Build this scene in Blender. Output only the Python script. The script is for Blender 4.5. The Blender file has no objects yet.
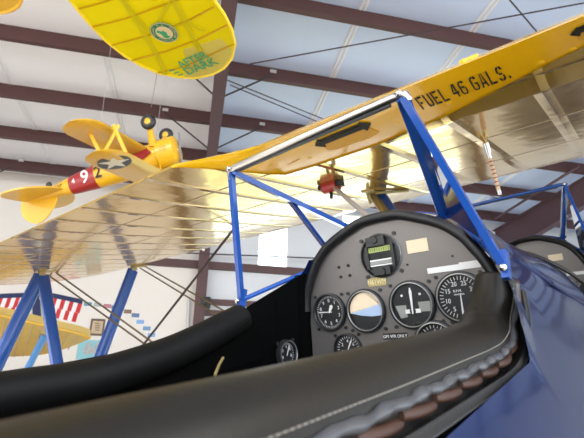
import bpy, bmesh, math, random
from mathutils import Vector as V, Matrix
random.seed(4)
scn = bpy.context.scene
col = scn.collection
pi = math.pi

# ------------------------------------------------------------------ camera frame (world: X along the purlins, Y to the far wall)
HC = 2.05
FPX = 447.35
CR = V((0.9754, -0.2197, 0.0202)).normalized()
CF = V((0.2003, 0.9201, 0.3365)).normalized()
CU = CR.cross(CF).normalized()
CR = CF.cross(CU).normalized()
CAM = V((0, 0, HC))
# aircraft frame: X forward, Y port, Z up, origin at the eye point beside the rear cockpit
FW = V((0.7683, 0.6027, 0.2157)).normalized()
PO = V((-0.6172, 0.7868, 0.0)).normalized()
UP = FW.cross(PO).normalized()
ROT = Matrix((FW, PO, UP)).transposed()
YC = 0.366
BASE = V((0.5, YC, -1.15))

def ray(x, y):
    return CF + CR * ((x - 292) / FPX) - CU * ((y - 219) / FPX)
def wpl(x, y, point, normal):
    d = ray(x, y); n = V(normal)
    return CAM + d * ((V(point) - CAM).dot(n) / d.dot(n))
def wdep(x, y, depth):
    return CAM + ray(x, y) * depth
def acr(x, y):
    d = ray(x, y)
    return V((d.dot(FW), d.dot(PO), d.dot(UP)))
def hit(x, y, ax, val):
    d = acr(x, y)
    return d * (val / d[ax])
def hpl(x, y, point, normal):
    d = acr(x, y); n = V(normal)
    return d * (V(point).dot(n) / d.dot(n))

# ------------------------------------------------------------------ materials
def mat(name, color, rough=0.5, metal=0.0, spec=0.5, coat=0.0, noise=None, bump=None, trans=0.0, emit=None, sub=None):
    m = bpy.data.materials.new(name); m.use_nodes = True
    nt = m.node_tree; b = nt.nodes['Principled BSDF']
    b.inputs['Base Color'].default_value = (*color, 1)
    b.inputs['Roughness'].default_value = rough
    b.inputs['Metallic'].default_value = metal
    b.inputs['Specular IOR Level'].default_value = spec
    b.inputs['Coat Weight'].default_value = coat
    b.inputs['Coat Roughness'].default_value = 0.06
    if trans: b.inputs['Transmission Weight'].default_value = trans
    if emit:
        b.inputs['Emission Color'].default_value = (*emit[0], 1); b.inputs['Emission Strength'].default_value = emit[1]
    if noise or bump:
        tc = nt.nodes.new('ShaderNodeTexCoord')
    if noise:   # (scale, amount)
        n = nt.nodes.new('ShaderNodeTexNoise'); n.inputs['Scale'].default_value = noise[0]; n.inputs['Detail'].default_value = 5
        nt.links.new(tc.outputs['Object'], n.inputs['Vector'])
        r = nt.nodes.new('ShaderNodeMapRange'); r.inputs['To Min'].default_value = 1 - noise[1]; r.inputs['To Max'].default_value = 1 + noise[1]
        nt.links.new(n.outputs['Fac'], r.inputs['Value'])
        mx = nt.nodes.new('ShaderNodeVectorMath'); mx.operation = 'SCALE'; mx.inputs[0].default_value = color
        nt.links.new(r.outputs[0], mx.inputs['Scale'])
        nt.links.new(mx.outputs[0], b.inputs['Base Color'])
    if bump:    # (scale, strength, distance)
        n = nt.nodes.new('ShaderNodeTexNoise'); n.inputs['Scale'].default_value = bump[0]; n.inputs['Detail'].default_value = 3
        nt.links.new(tc.outputs['Object'], n.inputs['Vector'])
        bp = nt.nodes.new('ShaderNodeBump'); bp.inputs['Strength'].default_value = bump[1]; bp.inputs['Distance'].default_value = bump[2]
        nt.links.new(n.outputs['Fac'], bp.inputs['Height']); nt.links.new(bp.outputs[0], b.inputs['Normal'])
        if bump[1] > 0 and coat: nt.links.new(bp.outputs[0], b.inputs['Coat Normal'])
    return m

def glass_mat(name, tint=(1, 1, 1), refl=0.08, rough=0.0):
    m = bpy.data.materials.new(name); m.use_nodes = True
    nt = m.node_tree; nt.nodes.clear()
    o = nt.nodes.new('ShaderNodeOutputMaterial'); t = nt.nodes.new('ShaderNodeBsdfTransparent'); g = nt.nodes.new('ShaderNodeBsdfGlossy')
    t.inputs[0].default_value = (*tint, 1); g.inputs['Roughness'].default_value = rough
    f = nt.nodes.new('ShaderNodeLayerWeight'); f.inputs['Blend'].default_value = refl
    mx = nt.nodes.new('ShaderNodeMixShader')
    nt.links.new(f.outputs['Fresnel'], mx.inputs[0]); nt.links.new(t.outputs[0], mx.inputs[1]); nt.links.new(g.outputs[0], mx.inputs[2])
    nt.links.new(mx.outputs[0], o.inputs[0])
    return m

def fabric_wing_mat():
    """doped, varnished wing fabric: ochre, very glossy, rib lines every 0.24 m across the span and stringers along the chord"""
    m = mat('doped_fabric', (0.50, 0.31, 0.075), 0.13, 0.62, 0.6, coat=0.18)
    nt = m.node_tree; b = nt.nodes['Principled BSDF']
    b.inputs['Coat Roughness'].default_value = 0.05
    tc = nt.nodes.new('ShaderNodeTexCoord'); sp = nt.nodes.new('ShaderNodeSeparateXYZ')
    nt.links.new(tc.outputs['Object'], sp.inputs[0])
    def lines(out, step, sharp):
        d = nt.nodes.new('ShaderNodeMath'); d.operation = 'DIVIDE'; d.inputs[1].default_value = step; nt.links.new(out, d.inputs[0])
        p = nt.nodes.new('ShaderNodeMath'); p.operation = 'PINGPONG'; p.inputs[1].default_value = 0.5; nt.links.new(d.outputs[0], p.inputs[0])
        r = nt.nodes.new('ShaderNodeMapRange'); r.inputs['From Min'].default_value = 0; r.inputs['From Max'].default_value = sharp
        r.inputs['To Min'].default_value = 1; r.inputs['To Max'].default_value = 0; nt.links.new(p.outputs[0], r.inputs['Value'])
        return r.outputs[0]
    a = lines(sp.outputs['Y'], 0.235, 0.09); c = lines(sp.outputs['X'], 0.36, 0.02)
    mxx = nt.nodes.new('ShaderNodeMath'); mxx.operation = 'MAXIMUM'; nt.links.new(a, mxx.inputs[0]); nt.links.new(c, mxx.inputs[1])
    n = nt.nodes.new('ShaderNodeTexNoise'); n.inputs['Scale'].default_value = 3.0; n.inputs['Detail'].default_value = 4; nt.links.new(tc.outputs['Object'], n.inputs['Vector'])
    mc = nt.nodes.new('ShaderNodeMix'); mc.data_type = 'RGBA'
    mc.inputs['A'].default_value = (0.74, 0.49, 0.125, 1); mc.inputs['B'].default_value = (0.58, 0.36, 0.08, 1)
    nt.links.new(n.outputs['Fac'], mc.inputs['Factor'])
    md = nt.nodes.new('ShaderNodeMix'); md.data_type = 'RGBA'; md.inputs['B'].default_value = (0.42, 0.26, 0.06, 1)
    k = nt.nodes.new('ShaderNodeMath'); k.operation = 'MULTIPLY'; k.inputs[1].default_value = 0.45; nt.links.new(mxx.outputs[0], k.inputs[0])
    nt.links.new(k.outputs[0], md.inputs['Factor']); nt.links.new(mc.outputs['Result'], md.inputs['A'])
    nt.links.new(md.outputs['Result'], b.inputs['Base Color'])
    n2 = nt.nodes.new('ShaderNodeTexNoise'); n2.inputs['Scale'].default_value = 7.0; nt.links.new(tc.outputs['Object'], n2.inputs['Vector'])
    ad = nt.nodes.new('ShaderNodeMath'); ad.operation = 'MULTIPLY_ADD'; ad.inputs[1].default_value = 0.55
    nt.links.new(n2.outputs['Fac'], ad.inputs[0]); nt.links.new(mxx.outputs[0], ad.inputs[2])
    bp = nt.nodes.new('ShaderNodeBump'); bp.inputs['Strength'].default_value = 0.35; bp.inputs['Distance'].default_value = 0.012
    nt.links.new(ad.outputs[0], bp.inputs['Height']); nt.links.new(bp.outputs[0], b.inputs['Normal']); nt.links.new(bp.outputs[0], b.inputs['Coat Normal'])
    return m

def translucent_mat(name, c1, c2):
    m = bpy.data.materials.new(name); m.use_nodes = True
    nt = m.node_tree; nt.nodes.clear()
    o = nt.nodes.new('ShaderNodeOutputMaterial'); d = nt.nodes.new('ShaderNodeBsdfDiffuse'); t = nt.nodes.new('ShaderNodeBsdfTranslucent')
    g = nt.nodes.new('ShaderNodeBsdfGlossy'); g.inputs['Roughness'].default_value = 0.15
    d.inputs[0].default_value = (*c1, 1); t.inputs[0].default_value = (*c2, 1)
    a = nt.nodes.new('ShaderNodeMixShader'); a.inputs[0].default_value = 0.5
    b = nt.nodes.new('ShaderNodeMixShader'); b.inputs[0].default_value = 0.05
    nt.links.new(d.outputs[0], a.inputs[1]); nt.links.new(t.outputs[0], a.inputs[2])
    nt.links.new(a.outputs[0], b.inputs[1]); nt.links.new(g.outputs[0], b.inputs[2]); nt.links.new(b.outputs[0], o.inputs[0])
    return m

M = dict(
    ceiling=mat('roof_insulation', (0.92, 0.89, 0.90), 0.6, noise=(0.5, 0.05), bump=(1.2, 0.25, 0.05)),
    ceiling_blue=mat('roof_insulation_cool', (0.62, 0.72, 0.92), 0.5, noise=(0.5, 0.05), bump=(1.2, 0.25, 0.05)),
    seam=mat('insulation_seam', (0.86, 0.85, 0.86), 0.5),
    wall=mat('wallboard_white', (0.74, 0.68, 0.61), 0.7, noise=(0.8, 0.03)),
    wall_grey=mat('wall_insulation', (0.62, 0.62, 0.62), 0.6, noise=(0.8, 0.05)),
    floor=mat('sealed_concrete', (0.42, 0.41, 0.39), 0.25, noise=(1.5, 0.12)),
    grass=mat('lawn', (0.26, 0.30, 0.16), 0.9, noise=(2, 0.4)),
    steel=mat('red_oxide_steel', (0.072, 0.026, 0.024), 0.55, noise=(3, 0.12)),
    steel2=mat('red_oxide_rafter', (0.085, 0.042, 0.050), 0.55, noise=(3, 0.12)),
    rod=mat('dark_rod', (0.05, 0.035, 0.04), 0.5, 0.3),
    clip=mat('clip_metal', (0.45, 0.42, 0.42), 0.5, 0.3),
    fabric=fabric_wing_mat(),
    yellow=mat('yellow_enamel', (0.95, 0.52, 0.006), 0.25, coat=0.8, noise=(2, 0.05), bump=(5, 0.03, 0.02)),
    recess=mat('yellow_recess', (0.70, 0.36, 0.02), 0.4),
    tankbelly=None,
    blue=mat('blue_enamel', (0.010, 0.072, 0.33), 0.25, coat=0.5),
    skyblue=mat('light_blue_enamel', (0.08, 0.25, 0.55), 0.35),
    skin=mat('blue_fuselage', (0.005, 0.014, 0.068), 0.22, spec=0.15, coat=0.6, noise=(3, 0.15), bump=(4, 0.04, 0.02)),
    black=mat('black_satin', (0.008, 0.008, 0.008), 0.55),
    lining=mat('cockpit_black', (0.002, 0.002, 0.002), 0.9, spec=0.05),
    rubber=mat('black_rubber', (0.012, 0.012, 0.013), 0.45),
    leather=mat('dark_leather', (0.0135, 0.0112, 0.0085), 0.42, spec=0.32, noise=(6, 0.25), bump=(160, 0.12, 0.002)),
    leather3=mat('black_leather_roll', (0.003, 0.003, 0.003), 0.6, spec=0.2, bump=(120, 0.1, 0.002)),
    leather2=mat('black_leather', (0.010, 0.0095, 0.0095), 0.45, bump=(120, 0.15, 0.002)),
    piping=mat('grey_piping', (0.070, 0.070, 0.076), 0.26, bump=(40, 0.3, 0.004)),
    lace=mat('brown_lace', (0.058, 0.025, 0.015), 0.45, bump=(90, 0.2, 0.003)),
    stitch=mat('thread', (0.22, 0.20, 0.17), 0.8),
    panel=mat('panel_grey', (0.165, 0.15, 0.138), 0.35, 0.35, noise=(12, 0.12)),
    bezel=mat('bezel_black', (0.016, 0.016, 0.017), 0.4),
    dial=mat('dial_black', (0.010, 0.010, 0.011), 0.6),
    ring=mat('bezel_edge', (0.35, 0.35, 0.34), 0.3, 0.6),
    white=mat('white_paint', (0.78, 0.77, 0.74), 0.5),
    cream=mat('cream_plate', (0.72, 0.60, 0.40), 0.4),
    gold=mat('gold_plate', (0.42, 0.34, 0.14), 0.4, 0.4),
    goldtxt=mat('gold_letter', (0.75, 0.66, 0.38), 0.4, 0.2),
    tan=mat('tan_reflection', (0.85, 0.68, 0.48), 0.4),
    palesky=mat('pale_blue_reflection', (0.42, 0.55, 0.74), 0.4),
    greycard=mat('grey_card', (0.28, 0.28, 0.26), 0.4),
    lime=mat('lime_card', (0.38, 0.45, 0.12), 0.4),
    silver=mat('polished_aluminium', (0.62, 0.60, 0.56), 0.28, 1.0),
    chrome=mat('chrome', (0.7, 0.7, 0.7), 0.12, 1.0),
    ink=mat('black_ink', (0.01, 0.01, 0.008), 0.6),
    wire=mat('bronze_wire', (0.20, 0.16, 0.10), 0.4, 0.6),
    red=mat('red_paint', (0.42, 0.02, 0.02), 0.4, coat=0.3),
    mred=mat('deep_red', (0.33, 0.015, 0.02), 0.4, coat=0.3),
    model=mat('model_yellow', (0.78, 0.43, 0.015), 0.35, coat=0.3, noise=(4, 0.06)),
    model2=mat('model_wing_yellow', (0.70, 0.42, 0.04), 0.35, coat=0.3, noise=(4, 0.06)),
    glowy=translucent_mat('yellow_film', (0.90, 0.80, 0.01), (0.99, 0.92, 0.01)),
    glowp=translucent_mat('pale_film', (0.85, 0.78, 0.25), (0.95, 0.92, 0.35)),
    rib=translucent_mat('rib_line', (0.70, 0.50, 0.01), (0.85, 0.60, 0.01)),
    spar=translucent_mat('spar_line', (0.82, 0.76, 0.02), (0.90, 0.86, 0.02)),
    edge=mat('yellow_edge', (0.95, 0.75, 0.04), 0.4),
    green=mat('green_print', (0.03, 0.36, 0.20), 0.5),
    green2=mat('dark_green_print', (0.02, 0.20, 0.10), 0.5),
    navy=mat('navy_cloth', (0.02, 0.03, 0.09), 0.8),
    redcloth=mat('red_cloth', (0.55, 0.03, 0.03), 0.8),
    whitecloth=mat('white_cloth', (0.80, 0.78, 0.75), 0.8),
    starblue=mat('insignia_grey', (0.045, 0.06, 0.075), 0.4),
    tube=glass_mat('sight_tube', (0.95, 0.9, 0.85), 0.25),
    wing_far=mat('far_wing_fabric', (0.62, 0.44, 0.13), 0.35, coat=0.3, noise=(5, 0.15)),
    brownframe=mat('brown_frame', (0.10, 0.05, 0.025), 0.5),
    paper=mat('tan_paper', (0.50, 0.38, 0.24), 0.7, noise=(8, 0.2)),
    teal=mat('teal_print', (0.25, 0.52, 0.55), 0.6),
    greyp=mat('grey_print', (0.40, 0.40, 0.38), 0.6, noise=(20, 0.4)),
    glass=glass_mat('acrylic', (0.95, 0.96, 0.97), 0.06),
    gglass=glass_mat('gauge_glass', (1, 1, 1), 0.10),
    wglass=glass_mat('window_glass', (1, 1, 1), 0.1),
)

# ------------------------------------------------------------------ mesh helpers
def newbm(): return bmesh.new()
def link(name, bm, m, parent=None, smooth=False, off=None, kind=None):
    if off is not None: bmesh.ops.translate(bm, verts=bm.verts, vec=-V(off))
    bmesh.ops.recalc_face_normals(bm, faces=bm.faces)
    me = bpy.data.meshes.new(name); bm.to_mesh(me); bm.free()
    for x in (m if isinstance(m, (list, tuple)) else [m]): me.materials.append(x)
    if smooth:
        for p in me.polygons: p.use_smooth = True
        try: me.set_sharp_from_angle(angle=math.radians(smooth if smooth is not True else 50))
        except Exception: pass
    o = bpy.data.objects.new(name, me); col.objects.link(o)
    if parent is not None: o.parent = parent
    if kind: o['kind'] = kind
    return o
def thing(name, label, cat, loc=(0, 0, 0), group=None, matrix=None):
    o = bpy.data.objects.new(name, None); col.objects.link(o); o.empty_display_size = 0.1
    o.location = loc
    if matrix is not None: o.matrix_world = matrix
    o['label'] = label; o['category'] = cat
    if group: o['group'] = group
    return o
def tag(o, label, cat, group=None):
    o['label'] = label; o['category'] = cat
    if group: o['group'] = group
    return o
def box(bm, c, s, mtx=None, mi=0):
    vs = []
    for dx in (-.5, .5):
        for dy in (-.5, .5):
            for dz in (-.5, .5):
                p = V((c[0] + dx * s[0], c[1] + dy * s[1], c[2] + dz * s[2]))
                vs.append(bm.verts.new(mtx @ p if mtx else p))
    for f in ((0, 1, 3, 2), (4, 6, 7, 5), (0, 4, 5, 1), (2, 3, 7, 6), (0, 2, 6, 4), (1, 5, 7, 3)):
        bm.faces.new([vs[i] for i in f]).material_index = mi
def frame_of(t, up=None):
    t = t.normalized()
    a = V(up) if up is not None else (V((0, 0, 1)) if abs(t.z) < .9 else V((1, 0, 0)))
    n = (a - t * a.dot(t)).normalized()
    return n, t.cross(n).normalized()
def tube(bm, pts, r, seg=10, caps=True, up=None, closed=False, flat=None):
    """r: number or list; flat=(a,b): ellipse half axes along (up, side) instead"""
    pts = [V(p) for p in pts]; n = len(pts); rings = []
    for i, p in enumerate(pts):
        if closed: t = pts[(i + 1) % n] - pts[i - 1]
        else: t = (pts[min(i + 1, n - 1)] - pts[max(i - 1, 0)])
        a, b = frame_of(t, up)
        rr = r[i] if isinstance(r, (list, tuple)) else r
        ra, rb = (flat if flat else (rr, rr))
        rings.append([bm.verts.new(p + a * (ra * math.cos(2 * pi * k / seg)) + b * (rb * math.sin(2 * pi * k / seg))) for k in range(seg)])
    for i in range(n if closed else n - 1):
        A, B = rings[i], rings[(i + 1) % n]
        for k in range(seg):
            bm.faces.new([A[k], A[(k + 1) % seg], B[(k + 1) % seg], B[k]])
    if caps and not closed:
        bm.faces.new(rings[0]); bm.faces.new(rings[-1][::-1])
    return rings
def bar(bm, p0, p1, w, t, up):
    """rectangular bar, w along up, t across"""
    p0, p1 = V(p0), V(p1); a, b = frame_of(p1 - p0, up)
    vs = []
    for p in (p0, p1):
        for s, q in ((-1, -1), (1, -1), (1, 1), (-1, 1)):
            vs.append(bm.verts.new(p + a * (s * w / 2) + b * (q * t / 2)))
    for f in ((3, 2, 1, 0), (4, 5, 6, 7), (0, 1, 5, 4), (1, 2, 6, 5), (2, 3, 7, 6), (3, 0, 4, 7)):
        bm.faces.new([vs[i] for i in f])
def poly(bm, pts, nrm=None, th=0.0, mi=0):
    """a flat polygon, extruded by th along nrm (both sides closed)"""
    vs = [bm.verts.new(V(p)) for p in pts]
    f = bm.faces.new(vs); f.material_index = mi
    if th:
        n = V(nrm).normalized() if nrm is not None else f.normal
        ws = [bm.verts.new(V(p) + n * th) for p in pts]
        bm.faces.new(ws[::-1]).material_index = mi
        k = len(vs)
        for i in range(k): bm.faces.new([vs[i], vs[(i + 1) % k], ws[(i + 1) % k], ws[i]]).material_index = mi
def loft(bm, rings, closed_ring=True, caps=True, mi=None):
    R = [[bm.verts.new(V(p)) for p in r] for r in rings]
    n = len(R[0])
    for i in range(len(R) - 1):
        for k in range(n if closed_ring else n - 1):
            f = bm.faces.new([R[i][k], R[i][(k + 1) % n], R[i + 1][(k + 1) % n], R[i + 1][k]])
            if mi: f.material_index = mi(i, k)
    if caps and closed_ring:
        bm.faces.new(R[0]); bm.faces.new(R[-1][::-1])
    return R
def disc(bm, c, r, z0, z1, m, seg=32, r1=None):
    """a disc/cylinder in a local frame, axis local z"""
    r1 = r if r1 is None else r1
    a = [bm.verts.new(m @ V((c[0] + r * math.cos(2 * pi * k / seg), c[1] + r * math.sin(2 * pi * k / seg), z0))) for k in range(seg)]
    b = [bm.verts.new(m @ V((c[0] + r1 * math.cos(2 * pi * k / seg), c[1] + r1 * math.sin(2 * pi * k / seg), z1))) for k in range(seg)]
    for k in range(seg): bm.faces.new([a[k], a[(k + 1) % seg], b[(k + 1) % seg], b[k]])
    bm.faces.new(a[::-1]); bm.faces.new(b)
def lathe(bm, prof, m, seg=40, c=(0, 0)):
    rings = []
    for r, z in prof:
        rings.append([bm.verts.new(m @ V((c[0] + r * math.cos(2 * pi * k / seg), c[1] + r * math.sin(2 * pi * k / seg), z))) for k in range(seg)])
    for i in range(len(rings) - 1):
        for k in range(seg): bm.faces.new([rings[i][k], rings[i][(k + 1) % seg], rings[i + 1][(k + 1) % seg], rings[i + 1][k]])
def text_bm(bm, s, size, m, c=(0, 0), rot=0.0, ext=0.0004, spacing=1.0, sx=1.0, bold=0.0):
    """letters as mesh, centred on c in the local frame m"""
    cu = bpy.data.curves.new('lettering', 'FONT'); cu.body = s; cu.size = size; cu.align_x = 'CENTER'; cu.align_y = 'CENTER'
    cu.extrude = ext; cu.space_character = spacing; cu.resolution_u = 3; cu.offset = bold
    o = bpy.data.objects.new('lettering_tmp', cu); col.objects.link(o)
    dg = bpy.context.evaluated_depsgraph_get(); dg.update()
    me = bpy.data.meshes.new_from_object(o.evaluated_get(dg))
    me.transform(m @ Matrix.Translation((c[0], c[1], 0)) @ Matrix.Rotation(rot, 4, 'Z') @ Matrix.Diagonal((sx, 1, 1, 1)))
    bm.from_mesh(me)
    bpy.data.objects.remove(o); bpy.data.curves.remove(cu); bpy.data.meshes.remove(me)
def mframe(o, x, y, z):
    m = Matrix((V(x).normalized(), V(y).normalized(), V(z).normalized())).transposed().to_4x4()
    m.translation = V(o); return m
def smoothpath(pts, n=8, closed=False):
    pts = [V(p) for p in pts]; out = []; N = len(pts)
    for i in range(N if closed else N - 1):
        if closed: p0, p1, p2, p3 = pts[i - 1], pts[i], pts[(i + 1) % N], pts[(i + 2) % N]
        else: p0, p1, p2, p3 = pts[max(i - 1, 0)], pts[i], pts[i + 1], pts[min(i + 2, N - 1)]
        for k in range(n):
            t = k / n
            out.append(0.5 * ((2 * p1) + (p2 - p0) * t + (2 * p0 - 5 * p1 + 4 * p2 - p3) * t * t + (3 * p1 - p0 - 3 * p2 + p3) * t ** 3))
    if not closed: out.append(pts[-1])
    return out
def lerp(a, b, t): return a + (b - a) * t
def interp(x, table):
    if x <= table[0][0]: return table[0][1]
    for (a, va), (b, vb) in zip(table, table[1:]):
        if x <= b: return lerp(va, vb, (x - a) / (b - a))
    return table[-1][1]

# =================================================================== THE HANGAR
SL = 0.0718                       # roof falls away to the far wall
def purlin_z(y): return HC + 4.45 - SL * y       # underside of the purlins
W = 9.75                          # far wall
XL, XR, YB = -12.0, 18.0, -9.0
PD = 0.26
def struct(name, bm, m, smooth=False, label=None):
    o = link(name, bm, m, None, smooth); o['kind'] = 'structure'
    if label: o['label'] = label
    return o
bm = newbm(); box(bm, ((XL + XR) / 2, (W + YB) / 2, -0.05), (XR - XL, W - YB, 0.1)); struct('floor', bm, M['floor'])
bm = newbm()
def roof(bm, x0, x1, mi):
    z = lambda y: purlin_z(y) + PD
    rings = []
    for y in (YB, W + .3):
        rings.append([(x0, y, z(y)), (x1, y, z(y)), (x1, y, z(y) + .12), (x0, y, z(y) + .12)])
    loft(bm, rings, mi=lambda i, k: mi)
roof(bm, XL, 0.08, 0); roof(bm, 0.08, XR, 1)
struct('ceiling', bm, [M['ceiling'], M['ceiling_blue']])
# seams of the insulation between the rafters
ti = [0]
def trim(bm, m, label, smooth=False):
    ti[0] += 1
    return struct('trim_%d' % ti[0], bm, m, smooth, label)
for x in [-9.2, -7.65, -6.1, -4.55, -3.05, -1.52, 1.75, 3.3, 4.85, 6.4, 9.2, 10.7]:
    bm = newbm()
    for dx in (-.028, .028):
        tube(bm, [(x + dx, y, purlin_z(y) + PD) for y in (YB, W)], 0.022, 6)
    trim(bm, M['seam'], 'pale seam in the roof insulation')
# purlins (Z sections), positions read where they cross the left edge of the roof bay
def purlin_y(px, py):
    p = wpl(px, py, (0, 0, HC + 4.45), (0, SL, 1)); return p.y
ys = [purlin_y(380, 30), purlin_y(0, 40.2), purlin_y(0, 97.5), purlin_y(0, 138.4), purlin_y(0, 170)]
sp_ = (ys[3] - ys[0]) / 3
ys = [ys[0] - 3 * sp_, ys[0] - 2 * sp_, ys[0] - sp_] + ys
for y in ys:
    bm = newbm(); z = purlin_z(y)
    pts = [(0, 0), (-.075, 0), (-.075, .02), (-.013, .014), (-.013, PD - .012), (.07, PD - .012), (.07, PD), (0, PD)]
    loft(bm, [[(x, y + a, z + b) for a, b in pts] for x in (XL, XR)])
    trim(bm, M['steel'], 'red-brown roof purlin')
# rafters and columns
RX = [0.09, 7.55, -7.4]
def rafter_depth(y): return interp(y, [(-9, .36), (2, .36), (6, .5), (W, .75)])
for i, x in enumerate(RX):
    bm = newbm(); fw2 = 0.085
    rings = []
    for y in [YB, -4, 0, 2, 4, 6, 8, W - .05]:
        zt = purlin_z(y) - .002; zb = zt - rafter_depth(y)
        rings.append([(x - fw2, y, zb), (x + fw2, y, zb), (x + fw2, y, zb + .016), (x + .006, y, zb + .02), (x + .006, y, zt - .02), (x + fw2, y, zt - .014),
                      (x + fw2, y, zt), (x - fw2, y, zt), (x - fw2, y, zt - .014), (x - .006, y, zt - .02), (x - .006, y, zb + .02), (x - fw2, y, zb + .016)])
    loft(bm, rings)
    trim(bm, M['steel2'], 'red-brown steel rafter')
    bm = newbm(); zt = purlin_z(W) - .3
    box(bm, (x + (0.07 if i == 0 else 0), W - .16, zt / 2), (.20, .012, zt)); 
    box(bm, (x + (0.07 if i == 0 else 0), W - .30, zt / 2), (.22, .014, zt)); box(bm, (x + (0.07 if i == 0 else 0), W - .23, zt / 2), (.012, .14, zt))
    trim(bm, M['steel'], 'red-brown steel column')
# flange braces between rafter and purlins
def rodobj(p, q, r, label, m='rod'):
    bm = newbm(); tube(bm, [p, q], r, 6)
    return trim(bm, M[m], label)
def onpur(px, py, dz=0): return wpl(px, py, (0, 0, HC + 4.45 + dz), (0, SL, 1))
def onraf(px, py):       return wpl(px, py, (0, 0, HC + 4.09), (0, SL, 1))
for a, b in (((273, 75), (220, 98)), ((193, 76), (217, 98)), ((262, 127), (213, 150)), ((165, 113), (210, 150)), ((21, 163), (-20, 180))):
    rodobj(onpur(*a), onraf(*b), .014, 'thin dark flange brace from rafter to purlin')
    bm = newbm(); p = onpur(*a); box(bm, p + V((0, -.02, .05)), (.09, .012, .05)); trim(bm, M['clip'], 'small clip on the purlin')
for a, b in (((250, 64), (584, 3)), ((230, 85), (330, 127)), ((508, -2), (538, 33)), ((538, 33), (700, 40)), ((222, 78), (400, 150)), ((490, 198), (584, 196)), ((455, 178), (500, 200))):
    rodobj(onpur(*a, -.12), onpur(*b, -.12), .009, 'thin dark bracing rod under the roof')
bm = newbm(); tube(bm, [onpur(500, 219, -.03) + V((-.12, 0, 0)), onpur(584, 167, -.03) + V((-.12, 0, 0))], .03, 8); trim(bm, M['steel2'], 'grey conduit along the rafter', True)

def hang(p):
    y = min(ys, key=lambda q: abs(q - .03 - p.y)); return V((p.x, y - .03, purlin_z(y) + .002))
# back wall with openings: xs/zs grid, cells left out
def wall_grid(bm, xs, zs, holes, y0, y1):
    for i in range(len(xs) - 1):
        for j in range(len(zs) - 1):
            cx, cz = (xs[i] + xs[i + 1]) / 2, (zs[j] + zs[j + 1]) / 2
            if any(h[0] < cx < h[1] and h[2] < cz < h[3] for h in holes): continue
            box(bm, (cx, (y0 + y1) / 2, cz), (xs[i + 1] - xs[i], y1 - y0, zs[j + 1] - zs[j]))
def wxy(px, py): return wpl(px, py, (0, W, 0), (0, 1, 0))
wa, wb = wxy(257, 268), wxy(288, 222)
win = (wa.x, wb.x + .02, wa.z, wb.z + .35)
win2 = (wb.x + 1.35, wb.x + 2.1, wa.z, wb.z + .35)
dr1 = (0.75, 7.2, 0.0, 2.9)
dr2 = (-1.25, -0.35, 0.95, 1.62)
holes = [win, win2, dr1]
ZT = purlin_z(W) + PD + .1
SPL = wxy(201, 290).x
xs = sorted([SPL, 0.75, 7.2, win[0], win[1], win2[0], win2[1], XR]); zs = sorted([0, 2.9, win[2], win[3], ZT])
bm = newbm(); wall_grid(bm, xs, zs, holes, W, W + .15); struct('wall_back', bm, M['wall_grey'])
bm = newbm(); box(bm, ((XL + SPL) / 2, W + .06, ZT / 2), (SPL - XL, .15, ZT)); struct('wall_back_panelled', bm, M['wall'])
for k, h in enumerate((win, win2)):
    t = bpy.data.objects.new('window_%d' % (k + 1), None); col.objects.link(t); t.location = ((h[0] + h[1]) / 2, W, h[2]); t['kind'] = 'structure'; t['label'] = 'bright white upright window in the grey wall'
    bm = newbm(); cx, cz, w_, h_ = (h[1] - h[0]) / 2, (h[3] - h[2]) / 2, h[1] - h[0], h[3] - h[2]
    for s in (-1, 1):
        box(bm, (s * (cx - .012), .05, cz), (.024, .06, h_)); box(bm, (0, .05, cz + s * (cz - .012)), (w_, .06, .024))
    link('window_frame', bm, M['white'], t, kind='structure')
    bm = newbm(); box(bm, (0, .06, cz), (w_ - .04, .006, h_ - .04)); link('window_pane', bm, M['wglass'], t, kind='structure')
# girts and pipes
g0, g1 = wxy(140, 262.5), wxy(300, 273)
bm = newbm(); box(bm, ((XL + XR) / 2, W - .08, wxy(220, 267).z), (XR - XL, .1, .16)); trim(bm, M['steel'], 'red-brown wall girt')
for py in (303, 314):
    z = wxy(222, py).z; bm = newbm(); box(bm, (SPL + .8, W - .06, z), (1.5, .1, .12)); trim(bm, M['steel'], 'red-brown short girt beside the column')
bm = newbm(); tube(bm, [wxy(188.6, 300) + V((0, -.05, 0)), wxy(187.5, 335) + V((0, -.05, 0))], .035, 8); trim(bm, M['wall_grey'], 'pale vertical conduit on the white wall', True)
bm = newbm(); tube(bm, [wxy(175, 256) + V((0, -.3, 0)), wxy(330, 262) + V((0, -.3, 0))], .016, 6); trim(bm, M['rod'], 'thin dark pipe across the wall', True)
bm = newbm(); box(bm, (XL - .05, (W + YB) / 2, 3.3), (.1, W - YB, 6.6)); struct('wall_left', bm, M['wall_grey'])
bm = newbm(); box(bm, (XR + .05, (W + YB) / 2, 3.3), (.1, W - YB, 6.6)); struct('wall_right', bm, M['wall_grey'])
bm = newbm(); box(bm, (0, 45, -.08), (160, 70, .04)); o = struct('ground', bm, M['grass'])
bm = newbm(); box(bm, (0, -39.2, -.08), (160, 60, .04)); o = struct('ground_apron', bm, M['floor'])

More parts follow.
